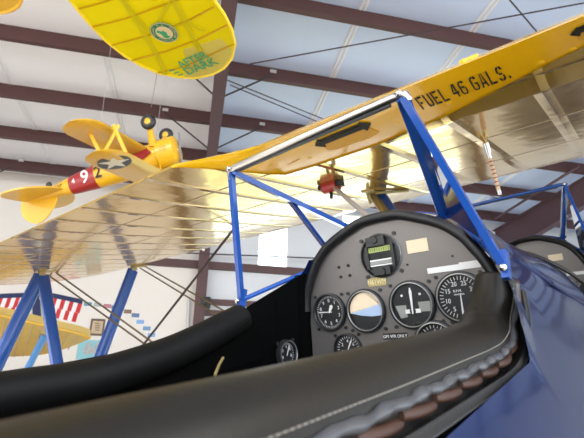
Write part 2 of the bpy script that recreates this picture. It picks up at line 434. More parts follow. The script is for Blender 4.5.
# ---- things on the far wall
def wl(px, py, d=.02): return wpl(px, py, (0, W - d - .008, 0), (0, 1, 0))
def wquad(bm, px0, py0, px1, py1, d=.02, th=.01, lean=-.16):
    """upright rectangle on the far wall through two corner pixels"""
    a, b = wl(px0, py0, d), wl(px1, py1, d)
    box(bm, ((a.x + b.x) / 2, W - d - .008, (a.z + b.z) / 2), (abs(b.x - a.x), th, abs(b.z - a.z)))
bun = thing('striped_bunting', 'navy, red and white striped patriotic bunting with a hanging navy pennant on the white wall', 'bunting', wl(40, 318))
b0 = bun.location.copy()
def bunting_half(xa, ya, xb, yb, drop, n):
    tops = [wl(lerp(xa, xb, k / n), lerp(ya, yb, k / n), .0194) for k in range(n + 1)]
    hd = newbm()
    for k in range(n):
        poly(hd, [tops[k] + V((0, -.01, 0)), tops[k + 1] + V((0, -.01, 0)), tops[k + 1] + V((0, -.01, .09)), tops[k] + V((0, -.01, .09))], (0, 1, 0), .02)
    link('navy_header', hd, M['navy'], bun, off=b0)
    rb, wb_ = newbm(), newbm()
    for tier in (0, 1):
        for k in range(n):
            p, q = tops[k] - V((0, 0, drop * .5 * tier)), tops[k + 1] - V((0, 0, drop * .5 * tier))
            sk = V((-.02 * (1 + tier), 0, 0)); d = V((-.02, 0, -drop * .5))
            dy = V((0, .004 * (k % 2), 0))
            poly(rb if (k + (0 if tier == 0 else 0)) % 2 else wb_, [p + sk * tier + dy, q + sk * tier + dy, q + sk * tier + d + dy, p + sk * tier + d + dy], (0, 1, 0), .008)
    link('red_stripes', rb, M['redcloth'], bun, off=b0); link('white_stripes', wb_, M['whitecloth'], bun, off=b0)
bunting_half(-14, 299, 33, 297, .38, 11)
bunting_half(49, 297, 82, 304, .36, 8)
bm = newbm(); 
for (px, py), (qx, qy), w_ in (((37, 284), (36, 300), .10), ((36, 300), (37, 321), .14)):
    bar(bm, wl(px, py, .06), wl(qx, qy, .06), .012, w_, (0, 1, 0))
link('pennant', bm, M['navy'], bun, off=b0)
bm = newbm(); mm = mframe(wl(37, 319, .075), (1, 0, 0), (0, 0, 1), (0, -1, 0)); lathe(bm, [(0, .01), (.05, .01), (.065, 0), (.065, -.01)], mm, 20); link('silver_disc', bm, M['greyp'], bun, off=b0)
for k, (px, py) in enumerate(((37, 286), (38, 291), (36.5, 296))):
    bm = newbm(); m2 = mframe(wl(px, py, .075), (1, 0, 0), (0, 0, 1), (0, -1, 0))
    poly(bm, [m2 @ V(((.035 if j % 2 == 0 else .015) * math.sin(j * pi / 5), (.035 if j % 2 == 0 else .015) * math.cos(j * pi / 5), 0)) for j in range(10)], (0, -1, 0), .005)
    link('silver_star', bm, M['greyp'], bun, off=b0)

pf = thing('picture_frame', 'brown framed document hanging on the white wall below the small photographs', 'picture', wl(97.5, 335))
bm = newbm(); wquad(bm, 91.5, 318.5, 103, 336, .015, .02); fr = link('frame', bm, M['brownframe'], pf, off=pf.location)
bm = newbm(); wquad(bm, 93, 320.8, 101.5, 333.8, .025, .01); link('document', bm, M['paper'], pf, off=pf.location)
bm = newbm()
for k in range(4): wquad(bm, 95, 323 + k * 2.2, 100, 324 + k * 2.2, .030, .004)
link('printed_lines', bm, M['brownframe'], pf, off=pf.location)
ps = thing('wall_poster', 'teal poster with two grey portraits on the white wall beside the strut', 'poster', wl(92, 358))
bm = newbm(); wquad(bm, 79, 339.5, 104, 360, .012, .012); link('sheet', bm, M['teal'], ps, off=ps.location)
for x0 in (88.5, 97.5):
    bm = newbm(); m2 = mframe(wl(x0, 345, .03), (1, 0, 0), (0, 0, 1), (0, -1, 0))
    disc(bm, (0, 0), .05, 0, .004, m2, 14); disc(bm, (0, -.10), .085, 0, .003, m2, 14)
    link('portrait', bm, M['greyp'], ps, off=ps.location)
cols = [((.10, .25, .33), 'teal'), ((.35, .40, .36), 'pale green'), ((.45, .16, .20), 'red and white'), ((.08, .22, .40), 'blue'), ((.22, .12, .06), 'brown'), ((.10, .16, .30), 'dark blue and brown'), ((.20, .35, .62), 'sky blue'), ((.14, .26, .42), 'blue and grey'), ((.22, .38, .60), 'pale blue')]
where = ['first beside the bunting', 'second along from the bunting', 'third along from the bunting', 'last before the blue strut', 'first past the blue strut', 'second past the blue strut', 'third past the blue strut', 'fourth past the blue strut', 'lowest, nearest the cockpit rim']
for k, (px, py) in enumerate(((88, 304), (97.5, 304.8), (107.2, 306), (115.5, 307.5), (127.7, 311.5), (135.5, 315.3), (140.3, 321.8), (146.7, 328.4), (151.3, 335))):
    mm = mat('photo_print_%d' % k, cols[k][0], .5, noise=(25, .5))
    ph = thing('small_photograph', '%s photograph on the white wall, %s' % (cols[k][1], where[k]), 'photograph', wl(px, py + 2.6), 'small photographs stepping across the white wall')
    bm = newbm(); wquad(bm, px - 4.1, py - 2.7, px + 4.1, py + 2.7, .010, .010); link('border', bm, M['whitecloth'], ph, off=ph.location)
    bm = newbm(); wquad(bm, px - 3.6, py - 2.2, px + 3.6, py + 2.2, .016, .006); link('print', bm, mm, ph, off=ph.location)
sk = thing('wall_speaker', 'small black loudspeaker on the short girt beside the steel column', 'speaker', wl(206, 309, .2))
bm = newbm(); a, b = wl(200.5, 297, .2), wl(210, 309, .2); box(bm, ((a.x + b.x) / 2, W - .22, (a.z + b.z) / 2), (b.x - a.x, .2, a.z - b.z)); bmesh.ops.bevel(bm, geom=bm.edges[:], offset=.015, segments=2, affect='EDGES')
cab = link('cabinet', bm, M['black'], sk, off=sk.location)
bm = newbm(); m2 = mframe(((a.x + b.x) / 2, W - .322, (a.z + b.z) / 2), (1, 0, 0), (0, 0, 1), (0, -1, 0)); lathe(bm, [(.0, -.005), (.03, .0), (.07, .012), (.085, .004), (.085, -.01)], m2, 20); link('cone', bm, M['rubber'], sk, off=sk.location)
jb = thing('junction_box', 'small white electrical box on the top of the column', 'box', wl(203, 245, .35))
bm = newbm(); a, b = wl(200.7, 237, .34), wl(206, 246, .34); box(bm, ((a.x + b.x) / 2, W - .36, (a.z + b.z) / 2), (b.x - a.x, .08, a.z - b.z)); bmesh.ops.bevel(bm, geom=bm.edges[:], offset=.01, segments=2, affect='EDGES')
link('housing', bm, M['white'], jb, off=jb.location)
bm = newbm(); p = wl(203.6, 249, .34); box(bm, (p.x, W - .36, p.z), (.05, .05, .09)); link('bulb', bm, M['white'], jb, off=jb.location)

# ---- the other yellow biplane far behind the struts
far = thing('yellow_biplane', 'yellow winged biplane with pale blue struts parked behind, by the white wall', 'airplane', wdep(30, 430, 6.2))
fo = far.location.copy()
FN = V((-.10, .33, .94)).normalized()
fp = wdep(45, 335, 5.6)
def fpx(x, y): return wpl(x, y, fp, FN)
bm = newbm()
out = smoothpath([fpx(*q) for q in ((-90, 303), (-40, 308), (0, 315), (50, 326.5), (80, 333.5), (90, 337.5), (84, 341.5), (70, 347), (55, 352), (35, 355.5), (0, 357), (-40, 358), (-90, 358))], 4)
poly(bm, out, FN, .10); link('upper_wing', bm, M['wing_far'], far, off=fo, smooth=30)
bm = newbm(); tube(bm, [fpx(x, y) - FN * .004 for x, y in ((-90, 303), (-40, 308), (0, 315), (50, 326.5), (80, 333.5), (90, 337.5))], .02, 6); link('wing_edge', bm, M['model2'], far, off=fo)
bm = newbm()
for k in range(9):
    x = 6 + k * 9.0; tube(bm, [fpx(x, 317 + .222 * (x)), fpx(x - 10, 357 - max(0, x - 30) * .16)], .008, 5)
link('rib_tapes', bm, M['paper'], far, off=fo)
for (a, b) in (((45, 335), (28, 368)), ((-20, 337), (-40, 372))):
    bm = newbm(); tube(bm, [fpx(*a), wdep(*b, 5.55)], .04, 8, flat=(.02, .05)); link('interplane_strut', bm, M['skyblue'], far, off=fo, smooth=True)
bm = newbm(); tube(bm, [wdep(-120, 385, 5.2), wdep(-30, 385, 5.6), wdep(60, 383, 6.2)], .1, 12, flat=(.05, .5)); link('lower_wing', bm, M['wing_far'], far, off=fo, smooth=True)

bm = newbm(); c0 = wdep(-150, 372, 6.0); rings = []
for t, r in ((-1.2, .1), (-.8, .33), (0, .42), (.9, .42), (1.0, .2)):
    rings.append([(c0.x + r * math.cos(2 * pi * k / 14), c0.y + t * 1.6, c0.z - .25 + r * math.sin(2 * pi * k / 14)) for k in range(14)])
loft(bm, rings); link('fuselage', bm, M['skyblue'], far, off=fo, smooth=True)
for dx in (-.7, .7):
    bm = newbm(); tube(bm, [(c0.x + dx * .5, c0.y, c0.z - .5), (c0.x + dx, c0.y, .35)], .05, 8); link('gear_leg', bm, M['skyblue'], far, off=fo, smooth=True)
    bm = newbm(); mm = Matrix.Translation((c0.x + dx, c0.y, .33)) @ Matrix.Rotation(pi / 2, 4, 'Y'); lathe(bm, [(.1, .07), (.28, .08), (.33, 0), (.28, -.08), (.1, -.07)], mm, 20); link('wheel', bm, M['rubber'], far, off=fo, smooth=True)
# =================================================================== THE BIPLANE
Mroot = Matrix.Translation(CAM + ROT @ BASE) @ ROT.to_4x4()
ac = thing('biplane', 'blue fuselage biplane with yellow wings and padded open cockpits, filling the foreground', 'airplane', matrix=Mroot)
def apart(name, bm, m, parent=None, smooth=False, label=None):
    o = link(name, bm, m, parent or ac, smooth, off=BASE)
    if label: o['label'] = label
    return o

# ---- fuselage skin
def top_z(x): return interp(x, [(-2.2, .0), (-.6, .06), (-.42, .128), (.60, .128), (.735, .131), (.86, .136), (1.0, .108), (1.25, .070), (1.32, .066), (1.95, .122), (2.15, .128), (2.4, .10), (3.0, -.02), (3.6, -.12)])
def wfac(x): return interp(x, [(.59, 1.2), (.735, 1.0), (.9, 1.06), (1.25, 1.2), (1.9, 1.15), (2.05, 1.0), (2.2, 1.05), (3, 1.2)])
def half_profile(x):
    """(w, z) from top centre down to the keel on one side"""
    zt = top_z(x); k = wfac(x)
    f = interp(x, [(-1.2, .8), (-.3, 1), (2.2, 1.0), (3.6, .85)])
    pts = [(w * k, zt + d) for w, d in ((0, 0), (.06, -.006), (.115, -.032), (.148, -.062), (.168, -.088), (.180, -.108), (.190, -.128))]
    z0 = zt - .128
    z7 = min(z0 - .02, -.03); z8 = min(z7 - .02, -.104)
    pts += [(max(.224, .19 * k + .004), z7), (.237, z8), (.262, -.16), (.292, -.23), (.33, -.33), (.365, -.46), (.375, -.60), (.36, -.78), (.31, -.95), (.2, -1.05), (0, -1.08)]
    return [(w * f, z) for w, z in pts]
def skin_start(x):
    """index of the profile point where the skin begins (cockpit openings cut the top away)"""
    for lim, k in ((-.42, 0), (.575, 8), (.60, 7), (.655, 6), (.685, 5), (.705, 4), (.72, 3), (.73, 2)):
        if x <= lim: return k
    if 1.26 < x < 1.97: return 7
    return 0
xs = [-2.2, -1.6, -1.0, -.7, -.45, -.42, -.40, -.2, 0, .2, .4, .55, .575, .59, .60, .63, .655, .67, .685, .695, .705, .713, .72, .725, .73, .74, .78, .82, .86, .92, 1.0, 1.1, 1.2, 1.255, 1.265, 1.4, 1.6, 1.8, 1.96, 1.98, 2.04, 2.06, 2.1, 2.4, 2.8, 3.2, 3.5]
bm = newbm()
rows = []
for x in xs:
    hp = half_profile(x); n = len(hp)
    rows.append([bm.verts.new((x, YC - w, z)) for w, z in hp] + [bm.verts.new((x, YC + w, z)) for w, z in hp])
for i in range(len(xs) - 1):
    s = max(skin_start(xs[i]), skin_start(xs[i + 1])) if not (xs[i] >= .735 and xs[i + 1] <= 1.26) else 0
    a, b = rows[i], rows[i + 1]
    for k in range(s, n - 1):
        bm.faces.new([a[k], a[k + 1], b[k + 1], b[k]]); bm.faces.new([a[n + k + 1], a[n + k], b[n + k], b[n + k + 1]])
bmesh.ops.remove_doubles(bm, verts=bm.verts, dist=1e-5)
bmesh.ops.delete(bm, geom=[v for v in bm.verts if not v.link_faces], context='VERTS')
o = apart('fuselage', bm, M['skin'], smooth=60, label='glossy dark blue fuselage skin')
sub = o.modifiers.new('sub', 'SUBSURF'); sub.levels = 2; sub.render_levels = 2; sub.boundary_smooth = 'PRESERVE_CORNERS'
# ---- dark cockpit linings
def lining(x0, x1, zf, name):
    bm = newbm(); rings = []
    N = 10
    for i in range(N + 1):
        x = lerp(x0, x1, i / N); hp = [q for q in half_profile(min(x, .5) if x < 1 else 1.4)][8:14]
        hq = [(hp[0][0] - .004, -.045)] + hp
        r = [(x, YC - (w - .018), z) for w, z in hp] + [(x, YC + (w - .018), z) for w, z in hq[::-1]]
        rings.append(r)
    loft(bm, rings, closed_ring=False)
    for r in (rings[0], rings[-1]): bm.faces.new([bm.verts.new(V(p)) for p in r])
    apart(name, bm, M['lining'])
lining(-.42, .78, -.6, 'cockpit_lining'); lining(1.24, 2.08, -.6, 'cockpit_lining')
# black inner side of the dash under the port windshield bar
PX = 0.735
bm = newbm()
top = [(.56, .232, -.03), (.60, .220, -.006), (.655, .200, .018), (.70, .175, .040), (.733, .166, .048)]
low = [(.56, .232, -.30), (.60, .228, -.30), (.655, .225, -.30), (.70, .222, -.30), (.733, .22, -.30)]
A = [bm.verts.new((x, YC + w, z)) for x, w, z in top]; B = [bm.verts.new((x, YC + w, z)) for x, w, z in low]
for k in range(4): bm.faces.new([A[k], A[k + 1], B[k + 1], B[k]])
apart('dash_side', bm, M['lining'])

# ---- instrument panels
def arch(n=24, x=PX, dz=0, k=1.0):
    half = [(.0, .124), (.033, .1225), (.058, .115), (.110, .092), (.142, .065), (.155, .046), (.167, .026), (.179, -.002), (.184, -.03)]
    right = [(w * k, z + dz) for w, z in half]
    return [(-w, z) for w, z in right[::-1]][:-1] + right
def panel(x, dz, name='instrument_panel'):
    pr = [V((x, YC + w, z)) for w, z in [(a * .99, b - .006) for a, b in arch(dz=dz)]]
    pr = smoothpath(pr, 4)
    pr += [V((x, YC + .20, dz - .32)), V((x, YC - .20, dz - .32))]
    bm = newbm(); poly(bm, pr, (1, 0, 0), .004)
    return apart(name, bm, M['panel'], label='grey-black instrument panel with an arched top')
pn1 = panel(PX, 0); PX2 = 2.05; pn2 = panel(PX2, -.004)
def roll(x, dz, r, name='dash_roll'):
    p = smoothpath([V((x, YC + w, z)) for w, z in arch(dz=dz)], 4)
    bm = newbm(); tube(bm, p, r, 12, up=(1, 0, 0)); return apart(name, bm, M['rubber'], smooth=True, label='black padded roll along the top of the panel')
roll(PX - .008, 0, .0088); roll(PX2 - .010, -.002, .0105)

PR, PU, PN = V((0, -1, 0)), V((0, 0, 1)), V((-1, 0, 0))
def on_panel(px, py, x=PX, out=0.0):
    return hit(px, py, 0, x)
def pm(px, py, x=PX): return mframe(hit(px, py, 0, x), PR, PU, PN)
GK = .92
def gm(px, py, x=PX): return pm(px, py, x) @ Matrix.Scale(GK, 4)
def gauge_case(name, m, r, label=None, screws=True, ringed=True):
    bm = newbm(); lathe(bm, [(r * .86, .001), (r * .88, .007), (r * .93, .009), (r, .008), (r * 1.02, .004), (r * 1.02, -.002)], m, 48)
    if screws:
        for a in (45, 135, 225, 315):
            c = (1.23 * r * math.cos(math.radians(a)), 1.23 * r * math.sin(math.radians(a)))
            disc(bm, c, .0035, 0, .003, m, 10)
    o = apart(name, bm, M['bezel'], smooth=40, label=label)
    bm = newbm(); disc(bm, (0, 0), r * .87, 0, .0015, m, 40); apart('dial', bm, M['dial'], o)
    if ringed:
        bm = newbm(); lathe(bm, [(r * .875, .0078), (r * .90, .0093), (r * .925, .0091)], m, 48); apart('bezel_ring', bm, M['ring'], o, smooth=True)
    bm = newbm(); disc(bm, (0, 0), r * .88, .0060, .0064, m, 40); apart('glass', bm, M['gglass'], o)
    return o
def ticks(bm, m, r0, r1, a0, a1, n, w, z=.0022):
    for k in range(n):
        a = math.radians(lerp(a0, a1, k / (n - 1))); c, s = math.cos(a), math.sin(a)
        rr = (r0 + r1) / 2
        mm = m @ Matrix.Translation((rr * c, rr * s, z)) @ Matrix.Rotation(a, 4, 'Z')
        box(bm, (0, 0, 0), (r1 - r0, w, .0005), mm)
def needle(bm, m, ang, L, w, tail=.2, z=.0032):
    a = math.radians(ang); mm = m @ Matrix.Rotation(a, 4, 'Z')
    poly(bm, [mm @ V(p) for p in ((-L * tail, -w * .4, z), (L * .8, -w, z), (L, 0, z), (L * .8, w, z), (-L * tail, w * .4, z))], mm.to_3x3() @ V((0, 0, 1)), .0006)

# airspeed / tachometer (right)
m = gm(461.5, 297); o = gauge_case('tachometer', m, .0445)
bm = newbm(); ticks(bm, m, .030, .0365, 250, -70, 33, .0009)
for k, s in enumerate(('5', '10', '15', '20', '25', '30', '35', '40')):
    a = math.radians(234 - k * 41); text_bm(bm, s, .0115, m, (.0245 * math.cos(a), .0245 * math.sin(a)), 0, .0003, 1, .9); 
bmesh.ops.translate(bm, verts=[v for v in bm.verts], vec=PN * .0022)
text_bm(bm, 'R.P.M.', .006, m @ Matrix.Translation((-.004, .011, .0035))); text_bm(bm, 'HUNDREDS', .0035, m @ Matrix.Translation((-.002, .005, .0035)))
apart('numerals', bm, M['white'], o)
bm = newbm(); needle(bm, m, 268, .034, .0016); apart('needle', bm, M['white'], o)
# turn indicator (third)
m = gm(412.5, 304.5); o = gauge_case('turn_indicator', m, .0445)
bm = newbm(); needle(bm, m, 88, .031, .0028, .55); box(bm, (0, -.012, .0022), (.030, .0075, .001), m)
disc(bm, (-.018, .018), .0022, .0015, .0025, m, 12); disc(bm, (.018, .018), .0022, .0015, .0025, m, 12); box(bm, (0, .027, .002), (.003, .008, .0008), m)
apart('needle', bm, M['white'], o)
bm = newbm(); disc(bm, (.0, -.012), .006, .002, .0034, m, 14); apart('ball', bm, M['black'], o)
bm = newbm()
poly(bm, [m @ V(p) for p in ((-.034, .0, .0024), (-.012, .0, .0024), (-.012, -.022, .0024), (-.026, -.024, .0024))]); poly(bm, [m @ V(p) for p in ((.012, .004, .0024), (.036, .004, .0024), (.034, -.014, .0024), (.014, -.014, .0024))])
apart('pale_reflection', bm, M['greycard'], o)  # reflection in the glass, painted as pale patches on the dial
# artificial horizon (second): glass reflection painted as tan above and a pale blue wedge, dark below
m = gm(366.5, 310.5); o = gauge_case('artificial_horizon', m, .0425)
R_ = .0365
def sector(pts_fn, matn, name, z):
    bm = newbm(); poly(bm, [m @ V((x, y, z)) for x, y in pts_fn]); apart(name, bm, matn, o)
up_ = [(R_ * math.cos(math.radians(a)), R_ * math.sin(math.radians(a))) for a in range(8, 179, 10)]
sector(up_ + [(-R_ * .99, -.002), (R_ * .98, .012)], M['tan'], 'upper_reflection', .0022)
lo_ = [(-R_ * .96, -.003), (R_ * .97, .011), (R_ * .97, -.011), (.012, -.012), (-.012, -.009)]
sector(lo_, M['palesky'], 'pale_reflection', .0026)
bm = newbm(); bar(bm, m @ V((-R_ * .96, -.003, .0030)), m @ V((R_ * .97, .011, .0030)), .0012, .0004, PU); apart('horizon_line', bm, M['white'], o)
# altimeter (first)
m = gm(330.5, 312); o = gauge_case('altimeter', m, .039, ringed=False)
bm = newbm(); ticks(bm, m, .029, .0335, 0, 352.8, 50, .0006)
for k in range(10):
    a = math.radians(90 - 36 * k); text_bm(bm, str(k), .0098, m @ Matrix.Translation((0, 0, .0022)), (.0235 * math.cos(a), .0235 * math.sin(a)), 0, .0003)
apart('numerals', bm, M['white'], o)
bm = newbm(); needle(bm, m, 178, .030, .0015); needle(bm, m, 60, .017, .004, .1, .0042); apart('needle', bm, M['white'], o)
# lower row and side gauges, mostly in shade behind the rim
for nm, pp_, r in (('fuel_pressure_gauge', (349, 349), .032), ('oil_gauge', (437, 343), .040), ('side_gauge', None, .026)):
    m = gm(*pp_) if pp_ else mframe(hit(286, 354, 1, YC + .198), (1, 0, 0), (0, 0, 1), (0, -1, 0)); o = gauge_case(nm, m, r, ringed=(nm != 'fuel_pressure_gauge'))
    bm = newbm(); ticks(bm, m, r * .66, r * .8, 220, -40, 21, .0009)
    for k in range(5):
        a = math.radians(200 - 55 * k); text_bm(bm, str(k * 2), r * .3, m @ Matrix.Translation((0, 0, .0022)), (.5 * r * math.cos(a), .5 * r * math.sin(a)), 0, .0003)
    apart('numerals', bm, M['white'], o)
    bm = newbm(); needle(bm, m, 60, r * .7, .0018); apart('needle', bm, M['white'], o)
# directional gyro / compass with card window
m = gm(381, 255.5)
bm = newbm(); r = .043
lathe(bm, [(0, .001), (r * .9, .001), (r * .93, .005), (r, .004), (r * 1.02, -.002)], m, 48)
box(bm, (-.004, .0285, .006), (.040, .018, .010), m); box(bm, (.002, -.030, .006), (.036, .016, .010), m)
box(bm, (-.0275, -.002, .004), (.006, .044, .006), m); box(bm, (.0275, -.002, .004), (.006, .044, .006), m)
for a in (48, 138, 228, 318): disc(bm, (1.2 * r * math.cos(math.radians(a)), 1.2 * r * math.sin(math.radians(a))), .004, 0, .003, m, 10)
for c in ((-.004, .031), (.004, -.032)): lathe(bm, [(0, .014), (.006, .014), (.0075, .0105), (.0075, .008)], m, 16, c)
cg = apart('directional_gyro', bm, M['bezel'], smooth=40)
bm = newbm(); box(bm, (0, -.002, .002), (.050, .044, .002), m); apart('window_well', bm, M['dial'], cg)
for nm, yy, hh, mm_ in (('lime_card', .0125, .010, 'lime'), ('pale_card', -.0085, .003, 'white'), ('grey_card', -.0135, .006, 'greycard'), ('white_card', -.0185, .0025, 'white')):
    bm = newbm(); box(bm, (0, yy, .0035), (.048, hh, .001), m); apart(nm, bm, M[mm_], cg)
bm = newbm()
for k in range(9): box(bm, (-.02 + k * .005, .0125, .0042), (.0008, .004 if k % 2 else .007, .0004), m)
box(bm, (0, .002, .0042), (.0015, .008, .0004), m)
apart('card_marks', bm, M['ink'], cg)
bm = newbm(); lathe(bm, [(r * 1.0, .0042), (r * 1.02, .003), (r * 1.035, .0005)], m, 48); apart('bezel_ring', bm, M['ring'], cg)
# placards
def placard(px, py, w, h, mt, label, txt=None, tm=None, ts=.01, sx=1.0, rot=0, name='placard', x=PX):
    m = gm(px, py, x) @ Matrix.Rotation(rot, 4, 'Z')
    bm = newbm(); box(bm, (0, 0, .0008), (w, h, .0022), m)
    o = apart(name, bm, M[mt], label=label)
    if txt:
        bm = newbm(); text_bm(bm, txt, ts, m @ Matrix.Translation((0, 0, .0022)), (0, -.0005), 0, .0003, 1, sx); apart('lettering', bm, M[tm], o)
    return o
placard(377.3, 281.8, .038, .016, 'gold', 'gold registration plate', 'N61WM', 'goldtxt', .0135, .85)
placard(395.5, 336, .050, .0115, 'black', 'black placard with white letters', 'GPS VFR ONLY', 'white', .0085, .88)
placard(417.5, 245.8, .041, .0245, 'cream', 'blank cream plate')
placard(444, 269, .060, .010, 'white', 'white label strip'); placard(470, 264.8, .036, .0125, 'white', 'white label strip')
for px, py, r in ((339, 267.3, .0032), (348.3, 265.5, .0032), (341, 277, .0032), (350, 275.4, .0032), (407.5, 264.7, .002), (452.5, 256, .002)):
    bm = newbm(); disc(bm, (0, 0), r, 0, .002, gm(px, py), 10); apart('panel_screw', bm, M['black'], pn1)
# front panel bits
placard(555.5, 257.5, .055, .028, 'cream', 'blank cream plate on the front panel', x=PX2); placard(578, 273, .085, .014, 'white', 'white label strip on the front panel', x=PX2)
m = gm(590, 290, PX2); o = gauge_case('front_gauge', m, .045)
# small fixtures on the dark port side
bm = newbm(); m = mframe(hit(287.5, 286, 1, YC + .225), (1, 0, 0), (0, 0, 1), (0, -1, 0)); box(bm, (0, 0, 0), (.008, .008, .01), m); tube(bm, [m @ V((0, 0, 0)), m @ V((-.006, .012, .012))], .0025, 8); apart('toggle_switch', bm, M['gold'])
bm = newbm(); tube(bm, [hit(215, 375, 1, YC + .12), hit(219, 365, 1, YC + .14), hit(223, 358, 1, YC + .16)], .0022, 8); apart('lever', bm, M['gold'], smooth=True)

# ---- padded coaming of the rear cockpit
RW = .186
ys0 = YC - RW
rim_s = [(-.30, ys0, -.055), (-.1, ys0, -.058), (.05, ys0, -.062), (.18, ys0, -.069), (.3, ys0, -.0755), (.42, ys0, -.081), (.50, ys0, -.0845), (.555, ys0, -.084), (.595, ys0, -.076), (.622, ys0 - .001, -.060), (.640, ys0 - .006, -.040), (.652, ys0 - .009, -.020), (.660, ys0 - .012, -.003)]
yp0 = YC + .212
rim_p = [(-.30, yp0, -.062), (-.1, yp0, -.064), (.1, yp0, -.066), (.2, yp0, -.068), (.3, yp0, -.072), (.4, yp0, -.063), (.47, yp0, -.050), (.53, yp0 + .002, -.036), (.575, yp0 + .006, -.026)]
path = [V(p) for p in rim_s][::-1] + [V((-.38, YC - .15, -.050)), V((-.42, YC - .08, -.048)), V((-.43, YC, -.048))]
sp = smoothpath(path, 7)
RT = .0335
def rt_at(x): return interp(x, [(.595, RT), (.655, .0265)])
bm = newbm()
rr = [rt_at(p.x) * [.35, .70, .9, .97][min(i, 3)] if i < 3 else rt_at(p.x) for i, p in enumerate(sp)]
tube(bm, sp, rr, 20, up=(0, 1, 0))
coam = apart('cockpit_coaming', bm, M['leather'], smooth=True, label='padded dark leather roll around the near side of the rear cockpit')
path = [V((-.43, YC, -.048)), V((-.42, YC + .08, -.048)), V((-.38, YC + .15, -.052))] + [V(p) for p in rim_p]
bm = newbm(); tube(bm, smoothpath(path, 6), .026, 16, up=(0, 0, 1)); apart('cockpit_coaming', bm, M['leather3'], smooth=True, label='black leather roll along the far side of the rear cockpit')
# the outer starboard flank of the roll: stitched seam, ruffled piping, brown lace, leather flap
star = smoothpath([V(p) for p in rim_s], 16)
SLEN = [0]
for i in range(1, len(star)): SLEN.append(SLEN[-1] + (star[i] - star[i - 1]).length)
TOT = SLEN[-1]
def at_len(L):
    L = max(0, min(TOT - 1e-6, L))
    for i in range(1, len(star)):
        if SLEN[i] >= L:
            return star[i - 1].lerp(star[i], (L - SLEN[i - 1]) / (SLEN[i] - SLEN[i - 1])), (star[i] - star[i - 1]).normalized()
def onroll(L, phi, extra=0.0):
    """a point on the roll: phi 0 is the outer upper flank, 90 underneath"""
    p, t = at_len(L)
    out = V((0, -1, 0)); upv = t.cross(out); upv = -upv if upv.dot(V((-.3, 0, 1))) < 0 else upv
    e1 = out * .92 + upv * .39; e2 = out * .39 - upv * .92
    a = math.radians(phi); r = rt_at(p.x) + extra
    return p + (e1 * math.cos(a) + e2 * math.sin(a)) * r
def onflap(L, a, b):
    p, t = at_len(L); out = V((0, -1, 0)); upv = t.cross(out); upv = -upv if upv.dot(V((-.3, 0, 1))) < 0 else upv
    f = min(1, (TOT - L) / .07); a *= .62 + .38 * f
    return p + out * a + upv * b
L0, L1 = .12, TOT - .016
bm = newbm(); n = int((L1 - L0) / .0052)
for k in range(n):
    a = lerp(L0, L1, k / n); tube(bm, [onroll(a, 10, .0006), onroll(a + .0033, 10, .0006)], .0006, 5)
apart('stitching', bm, M['stitch'], coam); bm = newbm()
for k in range(n):
    a = lerp(L0, L1, k / n); tube(bm, [onflap(a, .0425, -.0205), onflap(a + .003, .0425, -.0205)], .0005, 5)
apart('stitching', bm, M['stitch'], coam)
bm = newbm(); N = 200
pp = []
for k in range(N + 1):
    L = lerp(L0, L1, k / N); s_ = math.sin(L * 2 * pi / .058)
    pp.append(onroll(L, 27 + 1.5 * s_, .0006 + .0004 * s_))
tube(bm, pp, [.0046 + .0006 * math.sin(lerp(L0, L1, k / N) * 2 * pi / .029) + .0005 * math.sin(lerp(L0, L1, k / N) * 2 * pi / .047 + 1) for k in range(N + 1)], 10, up=(0, 1, 0))
apart('ruffled_piping', bm, M['piping'], coam, smooth=True)
step = .058; L = L0
while L < L1 - .02:
    bm = newbm()
    seg = [onroll(L + t * .060, 45 + 10 * (t - .5), .0004 + .0014 * math.sin(pi * t)) for t in [i / 8 for i in range(9)]]
    tube(bm, seg, [.0034, .0043, .0046, .0047, .0047, .0047, .0046, .0043, .0034], 10, up=(0, 1, 0)); L += step
    apart('lace', bm, M['lace'], coam, smooth=True)
bm = newbm(); rings = []
for k in range(N + 1):
    L = lerp(.02, L1, k / N); s_ = math.sin(L * 2 * pi / .058)
    rings.append([onroll(L, 50, -.002), onroll(L, 62, .0035 + .0006 * s_), onflap(L, .042, -.0185), onflap(L, .0455, -.0255), onflap(L, .0445, -.0275), onflap(L, .030, -.030)])
loft(bm, rings, closed_ring=False)
apart('leather_flap', bm, M['leather2'], coam, smooth=True)
bm = newbm(); tube(bm, [onflap(lerp(.02, L1, k / N), .0458, -.0262) for k in range(N + 1)], .0008, 6); apart('flap_edge', bm, M['piping'], coam, smooth=True)
# front cockpit rim: slim dark edging
fr = [V((x, YC + w, z)) for x, w, z in ((1.97, -.240, -.03), (1.8, -.25, -.07), (1.6, -.252, -.078), (1.42, -.25, -.078), (1.30, -.236, -.052), (1.265, -.20, -.008), (1.262, -.12, .045), (1.262, 0, .068), (1.262, .12, .045), (1.265, .20, -.008), (1.30, .236, -.052), (1.42, .25, -.078), (1.6, .252, -.078), (1.8, .25, -.07), (1.97, .240, -.03))]
bm = newbm(); tube(bm, smoothpath(fr, 5), .005, 8); apart('cockpit_edging', bm, M['rubber'], smooth=True)
